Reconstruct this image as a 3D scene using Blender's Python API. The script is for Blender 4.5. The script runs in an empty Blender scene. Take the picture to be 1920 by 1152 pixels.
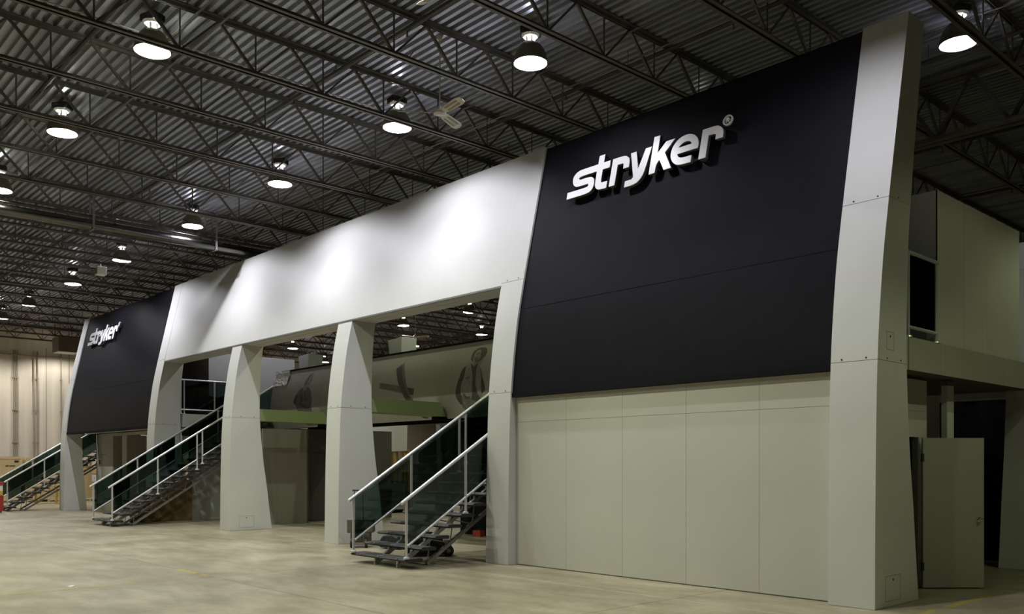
import bpy, bmesh, math, random
from mathutils import Vector, Matrix
random.seed(7)
sc = bpy.context.scene
col = sc.collection

# ------------------------------------------------------------------ camera
cam_d = bpy.data.cameras.new('camera')
cam = bpy.data.objects.new('camera', cam_d)
col.objects.link(cam)
cam.location = (4.77, -10.28, 1.70)
cam.rotation_euler = (math.pi / 2, 0, math.atan2(0.7363, 0.6766))
cam_d.sensor_fit = 'HORIZONTAL'
cam_d.sensor_width = 36.0
cam_d.lens = 36.0 * 1663.0 / 1920.0
cam_d.shift_y = (873.0 - 576.0) / 1920.0
cam_d.clip_start = 0.05
cam_d.clip_end = 200
sc.camera = cam

# ------------------------------------------------------------------ world, exposure
w = bpy.data.worlds.new('world')
sc.world = w
w.use_nodes = True
w.node_tree.nodes['Background'].inputs[0].default_value = (0.5, 0.5, 0.5, 1)
w.node_tree.nodes['Background'].inputs[1].default_value = 0.0
sc.view_settings.view_transform = 'Standard'
sc.view_settings.look = 'None'
sc.view_settings.exposure = 0.0
sc.view_settings.gamma = 1.0
sc.view_settings.use_curve_mapping = False
sc.cycles.use_denoising = True
sc.cycles.use_adaptive_sampling = True
sc.cycles.adaptive_threshold = 0.03
sc.cycles.max_bounces = 5
sc.cycles.diffuse_bounces = 3
sc.cycles.glossy_bounces = 3
sc.cycles.transparent_max_bounces = 16
sc.cycles.sample_clamp_indirect = 4.0
sc.cycles.caustics_reflective = False
sc.cycles.caustics_refractive = False

LAMP_W = 235.0          # watts of one high-bay lamp
LEAK_W = 10.0            # light leaking up through a lamp's neck
COL_WHITE = (0.925, 0.92, 1.0)
COL_GREEN = (0.95, 1.0, 0.77)
COL_OLIVE = (0.90, 1.0, 0.60)
COL_WARM = (1.0, 0.95, 0.84)


# ------------------------------------------------------------------ materials
def new_mat(name):
    m = bpy.data.materials.new(name)
    m.use_nodes = True
    nt = m.node_tree
    return m, nt, nt.nodes['Principled BSDF']


def mat(name, c, rough=0.55, metal=0.0, spec=0.5, noise=0.0, nscale=4.0, bump=0.0, bscale=60.0, emit=0.0, stretch=None, c2=None):
    m, nt, b = new_mat(name)
    b.inputs['Base Color'].default_value = (*c, 1)
    b.inputs['Roughness'].default_value = rough
    b.inputs['Metallic'].default_value = metal
    b.inputs['Specular IOR Level'].default_value = spec
    tc = nt.nodes.new('ShaderNodeTexCoord')
    src = tc.outputs['Object']
    if stretch:
        mp = nt.nodes.new('ShaderNodeMapping')
        mp.inputs['Scale'].default_value = stretch
        nt.links.new(src, mp.inputs[0])
        src = mp.outputs[0]
    if noise > 0 or c2:
        n = nt.nodes.new('ShaderNodeTexNoise')
        n.inputs['Scale'].default_value = nscale
        n.inputs['Detail'].default_value = 5
        nt.links.new(src, n.inputs['Vector'])
        r = nt.nodes.new('ShaderNodeValToRGB')
        a = c2 if c2 else tuple(x * (1 - noise) for x in c)
        bb = c if c2 else tuple(min(1, x * (1 + noise)) for x in c)
        r.color_ramp.elements[0].position = 0.3
        r.color_ramp.elements[1].position = 0.7
        r.color_ramp.elements[0].color = (*a, 1)
        r.color_ramp.elements[1].color = (*bb, 1)
        nt.links.new(n.outputs['Fac'], r.inputs[0])
        nt.links.new(r.outputs[0], b.inputs['Base Color'])
    if bump > 0:
        n2 = nt.nodes.new('ShaderNodeTexNoise')
        n2.inputs['Scale'].default_value = bscale
        n2.inputs['Detail'].default_value = 3
        nt.links.new(src, n2.inputs['Vector'])
        bp = nt.nodes.new('ShaderNodeBump')
        bp.inputs['Strength'].default_value = bump
        bp.inputs['Distance'].default_value = 0.01
        nt.links.new(n2.outputs['Fac'], bp.inputs['Height'])
        nt.links.new(bp.outputs[0], b.inputs['Normal'])
    if emit > 0:
        b.inputs['Emission Color'].default_value = (*c, 1)
        b.inputs['Emission Strength'].default_value = emit
    return m


def floor_mat():
    m, nt, b = new_mat('polished_concrete')
    N, L = nt.nodes, nt.links
    tc = N.new('ShaderNodeTexCoord')
    sep = N.new('ShaderNodeSeparateXYZ')
    L.new(tc.outputs['Object'], sep.inputs[0])

    def noise(scale, detail=6, stretch=None, dist=0.0):
        n = N.new('ShaderNodeTexNoise')
        n.inputs['Scale'].default_value = scale
        n.inputs['Detail'].default_value = detail
        n.inputs['Distortion'].default_value = dist
        if stretch:
            mp = N.new('ShaderNodeMapping')
            mp.inputs['Scale'].default_value = stretch
            mp.inputs['Rotation'].default_value = (0, 0, 0.5)
            L.new(tc.outputs['Object'], mp.inputs[0])
            L.new(mp.outputs[0], n.inputs['Vector'])
        else:
            L.new(tc.outputs['Object'], n.inputs['Vector'])
        return n.outputs['Fac']

    def ramp(src, p0, p1, c0, c1):
        r = N.new('ShaderNodeValToRGB')
        r.color_ramp.elements[0].position = p0
        r.color_ramp.elements[1].position = p1
        r.color_ramp.elements[0].color = (*c0, 1)
        r.color_ramp.elements[1].color = (*c1, 1)
        L.new(src, r.inputs[0])
        return r.outputs[0]

    def mix(fac, a, bcol, blend='MIX'):
        x = N.new('ShaderNodeMix')
        x.data_type = 'RGBA'
        x.blend_type = blend
        if isinstance(fac, float):
            x.inputs[0].default_value = fac
        else:
            L.new(fac, x.inputs[0])
        for k, val in ((6, a), (7, bcol)):
            if isinstance(val, tuple):
                x.inputs[k].default_value = (*val, 1)
            else:
                L.new(val, x.inputs[k])
        return x.outputs[2]

    def math_(op, a, bb, c=None):
        x = N.new('ShaderNodeMath')
        x.operation = op
        for k, val in enumerate((a, bb, c)):
            if val is None:
                continue
            if isinstance(val, (int, float)):
                x.inputs[k].default_value = val
            else:
                L.new(val, x.inputs[k])
        return x.outputs[0]

    base = ramp(noise(0.35, 8, dist=0.6), 0.3, 0.72, (0.29, 0.25, 0.17), (0.53, 0.475, 0.345))
    streak = ramp(noise(1.7, 9, (0.6, 1.7, 1), 0.4), 0.33, 0.68, (0.66, 0.64, 0.59), (1.04, 1.04, 1.04))
    c = mix(0.75, base, streak, 'MULTIPLY')
    fine = ramp(noise(9.0, 9), 0.35, 0.65, (0.86, 0.85, 0.83), (1.06, 1.06, 1.06))
    c = mix(0.8, c, fine, 'MULTIPLY')
    # white paint flecks and dust
    fl = N.new('ShaderNodeTexVoronoi')
    fl.inputs['Scale'].default_value = 5.5
    L.new(tc.outputs['Object'], fl.inputs['Vector'])
    fm = math_('MULTIPLY', math_('LESS_THAN', fl.outputs['Distance'], 0.045), math_('GREATER_THAN', noise(0.8, 2), 0.55))
    c = mix(fm, c, (0.72, 0.70, 0.64))
    # saw-cut joints
    X, Y = sep.outputs[0], sep.outputs[1]

    def line(coord, off, period, half):
        p = math_('PINGPONG', math_('SUBTRACT', coord, off), period / 2)
        return math_('LESS_THAN', p, half)
    wob = math_('MULTIPLY', math_('SUBTRACT', noise(1.5, 3), 0.5), 0.03)
    jx = line(math_('ADD', X, wob), -2.15, 6.1, 0.008)
    jy = line(math_('ADD', Y, wob), -4.5, 6.1, 0.008)
    j = math_('MAXIMUM', jx, jy)
    c = mix(j, c, (0.10, 0.085, 0.06))
    # worn yellow aisle tape
    worn = math_('GREATER_THAN', noise(2.6, 6), 0.47)

    def seg(coord, at, half, other, lo, hi):
        a = math_('LESS_THAN', math_('ABSOLUTE', math_('SUBTRACT', coord, at), 0), half)
        return math_('MULTIPLY', a, math_('MULTIPLY', math_('GREATER_THAN', other, lo), math_('LESS_THAN', other, hi)))
    y1 = seg(X, 0.47, 0.05, Y, -0.3, 9.0)
    y2 = seg(X, -8.33, 0.05, Y, -9.5, -5.6)
    y3 = seg(Y, -4.5, 0.05, X, -9.6, -7.9)
    ym = math_('MULTIPLY', math_('MAXIMUM', y1, math_('MAXIMUM', y2, y3)), worn)
    c = mix(math_('MULTIPLY', ym, 0.85), c, (0.50, 0.38, 0.08))
    pale = math_('LESS_THAN', math_('ABSOLUTE', math_('SUBTRACT', math_('ADD', Y, wob), -1.15), 0), 0.03)
    c = mix(math_('MULTIPLY', pale, 0.25), c, (0.65, 0.60, 0.48))
    L.new(c, b.inputs['Base Color'])
    rr = ramp(noise(1.1, 5), 0.3, 0.7, (0.30, 0.30, 0.30), (0.50, 0.50, 0.50))
    L.new(rr, b.inputs['Roughness'])
    b.inputs['Specular IOR Level'].default_value = 0.4
    bp = N.new('ShaderNodeBump')
    bp.inputs['Strength'].default_value = 0.12
    bp.inputs['Distance'].default_value = 0.01
    L.new(noise(7, 8), bp.inputs['Height'])
    L.new(bp.outputs[0], b.inputs['Normal'])
    return m


def glass_mat():
    m = bpy.data.materials.new('smoked_green_glass')
    m.use_nodes = True
    nt = m.node_tree
    N, L = nt.nodes, nt.links
    N.clear()
    out = N.new('ShaderNodeOutputMaterial')
    mx = N.new('ShaderNodeMixShader')
    tr = N.new('ShaderNodeBsdfTransparent')
    tr.inputs[0].default_value = (0.27, 0.35, 0.325, 1)
    gl = N.new('ShaderNodeBsdfGlossy')
    gl.inputs['Roughness'].default_value = 0.03
    gl.inputs[0].default_value = (0.9, 0.95, 0.95, 1)
    fr = N.new('ShaderNodeFresnel')
    fr.inputs[0].default_value = 1.45
    L.new(fr.outputs[0], mx.inputs[0])
    L.new(tr.outputs[0], mx.inputs[1])
    L.new(gl.outputs[0], mx.inputs[2])
    L.new(mx.outputs[0], out.inputs[0])
    return m


MT = {}
MT['floor'] = floor_mat()
MT['white'] = mat('offwhite_laminate', (0.60, 0.597, 0.585), 0.5, spec=0.35, noise=0.03, nscale=1.2, bump=0.05, bscale=220)
MT['white2'] = mat('white_wall_panel', (0.52, 0.51, 0.46), 0.55, spec=0.3, noise=0.03, nscale=0.8, bump=0.05, bscale=220)
MT['seam'] = mat('dark_joint', (0.10, 0.095, 0.085), 0.8)
MT['screw'] = mat('screw_hole', (0.02, 0.02, 0.02), 0.6)
MT['black'] = mat('black_fabric', (0.0066, 0.0064, 0.0094), 0.5, spec=0.05, noise=0.12, nscale=3, bump=0.25, bscale=400)
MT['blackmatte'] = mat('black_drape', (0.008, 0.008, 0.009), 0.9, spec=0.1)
MT['sign'] = mat('sign_face_white', (0.86, 0.86, 0.87), 0.35)
MT['signside'] = mat('sign_return_grey', (0.10, 0.10, 0.10), 0.5)
MT['deck'] = mat('galvanised_deck', (0.37, 0.385, 0.45), 0.40, metal=0.5, noise=0.35, nscale=0.9, bump=0.08, bscale=30, stretch=(0.4, 3, 1))
MT['steel'] = mat('primed_steel', (0.125, 0.113, 0.104), 0.5, spec=0.4, noise=0.2, nscale=3)
MT['pipe'] = mat('black_pipe', (0.05, 0.045, 0.043), 0.45, noise=0.2, nscale=5)
MT['rust'] = mat('rusty_hanger', (0.16, 0.06, 0.03), 0.7)
MT['duct'] = mat('spiral_duct_metal', (0.13, 0.125, 0.12), 0.2, metal=1.0, noise=0.1, nscale=6)
MT['alu'] = mat('brushed_aluminium', (0.70, 0.70, 0.71), 0.33, metal=0.45, noise=0.05, nscale=20)
MT['alud'] = mat('grey_truss_metal', (0.30, 0.295, 0.29), 0.4, metal=0.5)
MT['glass'] = glass_mat()
MT['tread'] = mat('speckled_rubber_tread', (0.040, 0.042, 0.042), 0.75, noise=0.6, nscale=60, bump=0.3, bscale=120)
MT['treadedge'] = mat('black_rubber_nosing', (0.014, 0.013, 0.013), 0.5)
MT['strip'] = mat('pale_strip', (0.5, 0.5, 0.48), 0.5)
MT['lampout'] = mat('lamp_shell_glow_olive', (0.19, 0.17, 0.115), 0.42, metal=0.3)  # olive glow of the lit lamp put into the shell colour
MT['lampin'] = mat('lamp_reflector_inside', (0.50, 0.51, 0.51), 0.35, metal=0.0)
MT['ballast'] = mat('lamp_ballast_black', (0.022, 0.020, 0.020), 0.5)
MT['neck'] = mat('lamp_neck_white', (0.85, 0.85, 0.82), 0.4)
MT['bulb'] = mat('lamp_bulb', (1.0, 0.98, 0.95), 0.4, emit=14.0)
MT['bulbg'] = mat('lamp_bulb_greenish', (0.95, 1.0, 0.82), 0.4, emit=14.0)
MT['fan'] = mat('fan_enamel', (0.62, 0.60, 0.54), 0.4)
MT['fanbrown'] = mat('fan_blade_inlay', (0.30, 0.24, 0.15), 0.5)
MT['wall'] = mat('precast_concrete_wall', (0.70, 0.65, 0.57), 0.8, noise=0.10, nscale=1.0, bump=0.15, bscale=30, stretch=(1, 3, 0.25))
MT['wallplain'] = mat('painted_block_wall', (0.34, 0.32, 0.28), 0.85, noise=0.08, nscale=0.8)
MT['conduit'] = mat('wall_conduit', (0.36, 0.31, 0.25), 0.5, metal=0.2)
MT['ply'] = mat('crate_plywood', (0.62, 0.47, 0.24), 0.65, noise=0.12, nscale=3, stretch=(1, 1, 8))
MT['ply2'] = mat('crate_batten', (0.68, 0.53, 0.30), 0.65, noise=0.15, nscale=4, stretch=(1, 1, 6))
MT['lumber'] = mat('yellow_lumber', (0.50, 0.36, 0.09), 0.6, noise=0.25, nscale=5, stretch=(4, 4, 0.6))
MT['ink'] = mat('black_stencil_ink', (0.03, 0.025, 0.02), 0.7)
MT['osb'] = mat('brown_board', (0.20, 0.135, 0.06), 0.7, noise=0.25, nscale=2.5)
MT['greywall'] = mat('grey_booth_wall', (0.50, 0.50, 0.51), 0.6, noise=0.03, nscale=1)
MT['darkwall'] = mat('charcoal_booth_wall', (0.105, 0.100, 0.082), 0.7, noise=0.08, nscale=1)
MT['taupe'] = mat('taupe_booth_wall', (0.30, 0.28, 0.25), 0.7, noise=0.05, nscale=1)
MT['beam'] = mat('bracket_green_shade', (0.24, 0.29, 0.14), 0.55, noise=0.03, nscale=1)  # greenish shade on the bracket beams put into their base colour
MT['wrap'] = mat('crinkled_plastic', (0.62, 0.60, 0.60), 0.22, spec=0.8, noise=0.3, nscale=12, bump=0.8, bscale=14)
MT['door'] = mat('door_paint', (0.36, 0.36, 0.30), 0.5, noise=0.03, nscale=1)
MT['chrome'] = mat('chrome', (0.75, 0.75, 0.75), 0.15, metal=1.0)
MT['hinge'] = mat('dark_hinge', (0.03, 0.03, 0.03), 0.5)
MT['mural'] = mat('mural_fabric', (0.30, 0.285, 0.255), 0.6, noise=0.05, nscale=0.6)
MT['print1'] = mat('mural_ink_dark', (0.060, 0.057, 0.050), 0.65, noise=0.25, nscale=14)
MT['print2'] = mat('mural_ink_mid', (0.125, 0.118, 0.10), 0.65, noise=0.25, nscale=12)
MT['print3'] = mat('mural_ink_light', (0.225, 0.215, 0.185), 0.65, noise=0.2, nscale=12)
MT['case'] = mat('case_grey', (0.11, 0.10, 0.085), 0.55, noise=0.15, nscale=8)
MT['rubber'] = mat('tyre_rubber', (0.018, 0.018, 0.018), 0.6)
MT['bag'] = mat('navy_nylon', (0.012, 0.013, 0.022), 0.6, bump=0.2, bscale=50)
MT['red'] = mat('red_paint', (0.36, 0.04, 0.025), 0.45)
MT['yellow'] = mat('yellow_paint', (0.6, 0.42, 0.05), 0.5)
MT['board'] = mat('white_foam_board', (0.74, 0.74, 0.62), 0.6)
MT['heater'] = mat('heater_casing', (0.16, 0.13, 0.10), 0.5)
MT['curtain'] = mat('grey_curtain', (0.16, 0.15, 0.14), 0.8, noise=0.1, nscale=3, stretch=(6, 6, 0.4))
MT['cardboard'] = mat('cardboard', (0.42, 0.30, 0.17), 0.8, noise=0.1, nscale=4)


# ------------------------------------------------------------------ mesh builder
class MB:
    def __init__(s):
        s.v, s.f, s.mi = [], [], []
        s.cur = 0

    def add(s, verts, faces):
        k = len(s.v)
        s.v += [tuple(p) for p in verts]
        s.f += [tuple(i + k for i in f) for f in faces]
        s.mi += [s.cur] * len(faces)
        return s

    def box(s, a, b):
        x0, y0, z0 = a
        x1, y1, z1 = b
        return s.add([(x0, y0, z0), (x1, y0, z0), (x1, y1, z0), (x0, y1, z0), (x0, y0, z1), (x1, y0, z1), (x1, y1, z1), (x0, y1, z1)],
                     [(0, 3, 2, 1), (4, 5, 6, 7), (0, 1, 5, 4), (1, 2, 6, 5), (2, 3, 7, 6), (3, 0, 4, 7)])

    def prism(s, poly, fn, a, b):
        """poly: 2-D outline; fn(p, q, t) -> xyz; t runs from a to b."""
        n = len(poly)
        vs = [fn(p, q, a) for p, q in poly] + [fn(p, q, b) for p, q in poly]
        fs = [tuple(range(n - 1, -1, -1)), tuple(range(n, 2 * n))]
        fs += [(i, (i + 1) % n, n + (i + 1) % n, n + i) for i in range(n)]
        return s.add(vs, fs)

    def tube(s, p0, p1, r, n=8, r2=None):
        p0, p1 = Vector(p0), Vector(p1)
        d = (p1 - p0).normalized()
        a = d.orthogonal().normalized() if abs(d.z) < 0.99 else Vector((1, 0, 0))
        b = d.cross(a).normalized()
        r2 = r if r2 is None else r2
        vs = []
        for p, rr in ((p0, r), (p1, r2)):
            for i in range(n):
                t = 2 * math.pi * i / n
                vs.append(p + a * (rr * math.cos(t)) + b * (rr * math.sin(t)))
        fs = [tuple(range(n - 1, -1, -1)), tuple(range(n, 2 * n))]
        fs += [(i, (i + 1) % n, n + (i + 1) % n, n + i) for i in range(n)]
        return s.add(vs, fs)

    def bar(s, p0, p1, w_, h_, up=(0, 0, 1)):
        """rectangular bar from p0 to p1; w_ sideways, h_ along up."""
        p0, p1 = Vector(p0), Vector(p1)
        d = (p1 - p0).normalized()
        side = d.cross(Vector(up)).normalized()
        u = side.cross(d).normalized()
        vs = []
        for p in (p0, p1):
            for a, b in ((-1, -1), (1, -1), (1, 1), (-1, 1)):
                vs.append(p + side * (a * w_ / 2) + u * (b * h_ / 2))
        return s.add(vs, [(3, 2, 1, 0), (4, 5, 6, 7), (0, 1, 5, 4), (1, 2, 6, 5), (2, 3, 7, 6), (3, 0, 4, 7)])

    def lathe(s, prof, c=(0, 0, 0), n=24, close=False):
        k = len(prof)
        vs = []
        for i in range(n):
            t = 2 * math.pi * i / n
            for r, z in prof:
                vs.append((c[0] + r * math.cos(t), c[1] + r * math.sin(t), c[2] + z))
        fs = []
        for i in range(n):
            j = (i + 1) % n
            for q in range(k - 1):
                fs.append((i * k + q, j * k + q, j * k + q + 1, i * k + q + 1))
            if close:
                fs.append((i * k + k - 1, j * k + k - 1, j * k, i * k))
        return s.add(vs, fs)

    def build(s, name, m, parent=None, smooth=False, bevel=0.0, seg=2, fix=True):
        me = bpy.data.meshes.new(name)
        me.from_pydata(s.v, [], s.f)
        ms = m if isinstance(m, (list, tuple)) else [m]
        for x in ms:
            me.materials.append(MT[x])
        if len(ms) > 1:
            me.polygons.foreach_set('material_index', s.mi)
        if fix:
            bm = bmesh.new()
            bm.from_mesh(me)
            if bevel > 0:
                bmesh.ops.remove_doubles(bm, verts=bm.verts, dist=1e-5)
                bmesh.ops.recalc_face_normals(bm, faces=bm.faces)
                eds = [e for e in bm.edges if len(e.link_faces) == 2 and e.calc_face_angle(0) > 0.6]
                bmesh.ops.bevel(bm, geom=eds, offset=bevel, segments=seg, affect='EDGES', profile=0.5)
            bmesh.ops.recalc_face_normals(bm, faces=bm.faces)
            bm.to_mesh(me)
            bm.free()
        if smooth:
            me.polygons.foreach_set('use_smooth', [True] * len(me.polygons))
            me.set_sharp_from_angle(angle=math.radians(40))
        me.update()
        o = bpy.data.objects.new(name, me)
        col.objects.link(o)
        if parent:
            o.parent = parent
        return o


def box(name, a, b, m, parent=None, bevel=0.0):
    """box centred on its own origin (so pieces keep local coordinates)."""
    c = tuple((a[i] + b[i]) / 2 for i in range(3))
    o = MB().box(tuple(a[i] - c[i] for i in range(3)), tuple(b[i] - c[i] for i in range(3))).build(name, m, parent, bevel=bevel)
    o.location = c
    return o


def empty(name, loc=(0, 0, 0), label=None, cat=None, group=None, kind=None, rz=0.0):
    o = bpy.data.objects.new(name, None)
    o.empty_display_size = 0.2
    o.location = loc
    o.rotation_euler = (0, 0, rz)
    col.objects.link(o)
    tag(o, label, cat, group, kind)
    return o


def tag(o, label=None, cat=None, group=None, kind=None):
    if label:
        o['label'] = label
    if cat:
        o['category'] = cat
    if group:
        o['group'] = group
    if kind:
        o['kind'] = kind
    return o


def clone(o, parent=None):
    c = o.copy()
    col.objects.link(c)
    if parent:
        c.parent = parent
    return c


def clone_tree(o, parent=None):
    c = clone(o, parent)
    for ch in list(o.children):
        clone_tree(ch, c)
    return c


def interp(xs, ys, x):
    if x <= xs[0]:
        return ys[0]
    for i in range(len(xs) - 1):
        if x <= xs[i + 1]:
            # monotone-ish cubic (Catmull-Rom tangents)
            h = xs[i + 1] - xs[i]
            t = (x - xs[i]) / h

            def slope(k):
                if k <= 0:
                    return (ys[1] - ys[0]) / (xs[1] - xs[0])
                if k >= len(xs) - 1:
                    return (ys[-1] - ys[-2]) / (xs[-1] - xs[-2])
                return (ys[k + 1] - ys[k - 1]) / (xs[k + 1] - xs[k - 1])
            m0, m1 = slope(i) * h, slope(i + 1) * h
            return ((2 * t ** 3 - 3 * t ** 2 + 1) * ys[i] + (t ** 3 - 2 * t ** 2 + t) * m0 + (-2 * t ** 3 + 3 * t ** 2) * ys[i + 1] + (t ** 3 - t ** 2) * m1)
    return ys[-1]


YB = -0.13
FZ = [0, 1.5, 2.95, 4.08, 4.88, 5.77, 6.6, 7.34]
FY = [0, .02, .07, .20, .36, .56, .75, .92]
BZ = [0, .6, 1.18, 1.85, 2.85, 3.51, 4.52, 5.56, 6.5, 7.38]
BY = [1.2, 1.12, 1.05, .95, .86, .855, .91, 1.06, 1.22, 1.37]


def F(z):
    return YB + interp(FZ, FY, z)


def B(z):
    return YB + interp(BZ, BY, z)


# ------------------------------------------------------------------ the hall shell
HX0, HX1, HY0, HY1, ZT = -44.0, 15.0, -17.0, 32.0, 8.46
fl = MB()
fl.add([(HX0, HY0, 0), (HX1, HY0, 0), (HX1, HY1, 0), (HX0, HY1, 0)], [(0, 1, 2, 3)])
tag(fl.build('floor', 'floor', fix=False), kind='structure')

# corrugated roof deck, ribs along X
dk = MB()
prof = []
y = HY0
while y < HY1:
    prof += [(y, ZT), (y + 0.066, ZT), (y + 0.078, ZT + 0.062), (y + 0.140, ZT + 0.062)]
    y += 0.152
n = len(prof)
vs = [(HX0, p, q) for p, q in prof] + [(HX1, p, q) for p, q in prof]
dk.add(vs, [(i, i + 1, n + i + 1, n + i) for i in range(n - 1)])
ceiling = tag(dk.build('ceiling', 'deck', fix=False), kind='structure')

JX = [-4.04 - 2.015 * k for k in range(-9, 20)]
ZB, ZTC = 7.75, 8.40


def chord(m, x, z, y0, y1, flip):
    """pair of back-to-back steel angles with a gap between them."""
    s = -1 if flip else 1
    for d in (-1, 1):
        a, b2 = sorted((x + d * 0.016, x + d * 0.075))
        m.box((a, y0, min(z, z + s * 0.012)), (b2, y1, max(z, z + s * 0.012)))
        a, b2 = sorted((x + d * 0.016, x + d * 0.024))
        m.box((a, y0, min(z, z + s * 0.065)), (b2, y1, max(z, z + s * 0.065)))


web_v = MB().tube((0, 0, 0), (0, 0, ZTC - ZB - 0.03), 0.014, 6)
web_d = MB().bar((0, -0.595, ZTC - ZB - 0.03), (0, 0, 0), 0.035, 0.045)
web_e = MB().bar((0, 0.595, ZTC - ZB - 0.03), (0, 0, 0), 0.022, 0.03)
webs = []
for mb in (web_v, web_d, web_e):
    o = mb.build('web_bar', 'steel')
    webs.append(o)
J0, J1 = HY0 + 0.2, HY1 - 0.2
NODE0 = -16.98
for k, x in enumerate(JX):
    tc_ = MB()
    chord(tc_, 0, ZTC + 0.055, J0, J1, True)
    j = tc_.build('joist', 'steel', ceiling)
    j.location = (x, 0, 0)
    bc_ = MB()
    chord(bc_, 0, ZB, J0, J1, False)
    bc_.build('bottom_chord', 'steel', j)
    near = -16.5 < x < -1.5
    rest = MB()
    y = NODE0
    while y < J1 - 0.7:
        if near and -11.0 < y < 0.9:
            for o in webs:
                c = clone(o, j)
                c.location = (0, y, ZB + 0.03)
        else:
            rest.tube((0, y, ZB + 0.03), (0, y, ZTC), 0.014, 4)
            rest.bar((0, y - 0.595, ZTC), (0, y, ZB + 0.03), 0.035, 0.045)
            rest.bar((0, y + 0.595, ZTC), (0, y, ZB + 0.03), 0.022, 0.03)
        y += 1.19
    tag(rest.build('web_bars', 'steel', j, fix=False), kind='stuff')
for o in webs:
    bpy.data.objects.remove(o)

# joist girder along X behind the booth front, and a second one far back
for gy in (5.57, 19.0):
    g = MB()
    for zz in (7.3, 8.34):
        for d in (-1, 1):
            g.box((HX0, gy + d * 0.09 - 0.06, zz), (HX1, gy + d * 0.09 + 0.06, zz + 0.07))
    x = HX0 + 0.4
    while x < HX1 - 1.3:
        g.bar((x, gy, 7.35), (x + 0.6, gy, 8.35), 0.06, 0.06)
        g.bar((x + 1.2, gy, 7.35), (x + 0.6, gy, 8.35), 0.06, 0.06)
        x += 1.2
    g.build('girder', 'steel', ceiling)

# bridging angles tied across the joists
for by in (-8.6, -4.9, 0.2, 3.6, 8.5, 12.5):
    MB().box((HX0, by, ZB + 0.13), (HX1, by + 0.035, ZB + 0.14)).build('bridging_angle', 'steel', ceiling)
    MB().box((HX0, by, ZTC - 0.08), (HX1, by + 0.035, ZTC - 0.068)).build('bridging_angle', 'steel', ceiling)

# hall walls
wl = box('wall_left', (HX0 - 0.3, HY0, 0), (HX0, HY1, 8.5), 'wall')
tag(wl, kind='structure')
for yy in (-6.3, -3.8, -1.3, 2.67, 3.75, 6.2, 8.7, 11.2):
    b_ = MB().box((HX0 - 0.01, yy - 0.012, 0.0), (HX0 + 0.006, yy + 0.012, 7.6)).build('panel_joint', 'seam', wl)
    b_.matrix_parent_inverse = wl.matrix_world.inverted()
    b_.location = (-wl.location[0], -wl.location[1], -wl.location[2])
for yy, z0 in ((1.18, 0.4), (1.26, 0.4), (1.35, 0.4), (2.09, 0.0), (2.26, 0.0), (3.35, 0.0)):
    m = MB().tube((HX0 + 0.06, yy, z0), (HX0 + 0.06, yy, 7.4), 0.022 if yy < 2 else 0.03, 8)
    for zz in (1.2, 2.8, 4.4, 6.0):
        m.box((HX0, yy - 0.045, zz), (HX0 + 0.1, yy + 0.045, zz + 0.05))
    c = m.build('conduit', 'conduit', wl)
    c.location = (-wl.location[0], -wl.location[1], -wl.location[2])
c = MB().tube((HX0 + 0.1, HY0, 7.15), (HX0 + 0.1, HY1, 7.15), 0.03, 6).build('conduit', 'conduit', wl)
c.location = (-wl.location[0], -wl.location[1], -wl.location[2])
tag(box('wall_back', (HX0, HY1, 0), (HX1, HY1 + 0.3, 8.5), 'wallplain'), kind='structure')
tag(box('wall_right', (HX1, HY0, 0), (HX1 + 0.3, HY1, 8.5), 'wallplain'), kind='structure')
tag(box('wall_front', (HX0, HY0 - 0.3, 0), (HX1, HY0, 8.5), 'wallplain'), kind='structure')

# ------------------------------------------------------------------ booth columns
def section(m, z0, z1, x0, x1, inset=0.0, front=F, back=B, steps=10, mirror=None):
    zs = [z0 + (z1 - z0) * i / steps for i in range(steps + 1)]
    poly = [(front(z) + inset, z) for z in zs] + [(back(z) - inset, z) for z in reversed(zs)]
    if mirror is not None:
        poly = [(mirror - p, q) for p, q in poly]
    m.prism(poly, lambda p, q, t: (t, p, q), x0, x1)


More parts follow.
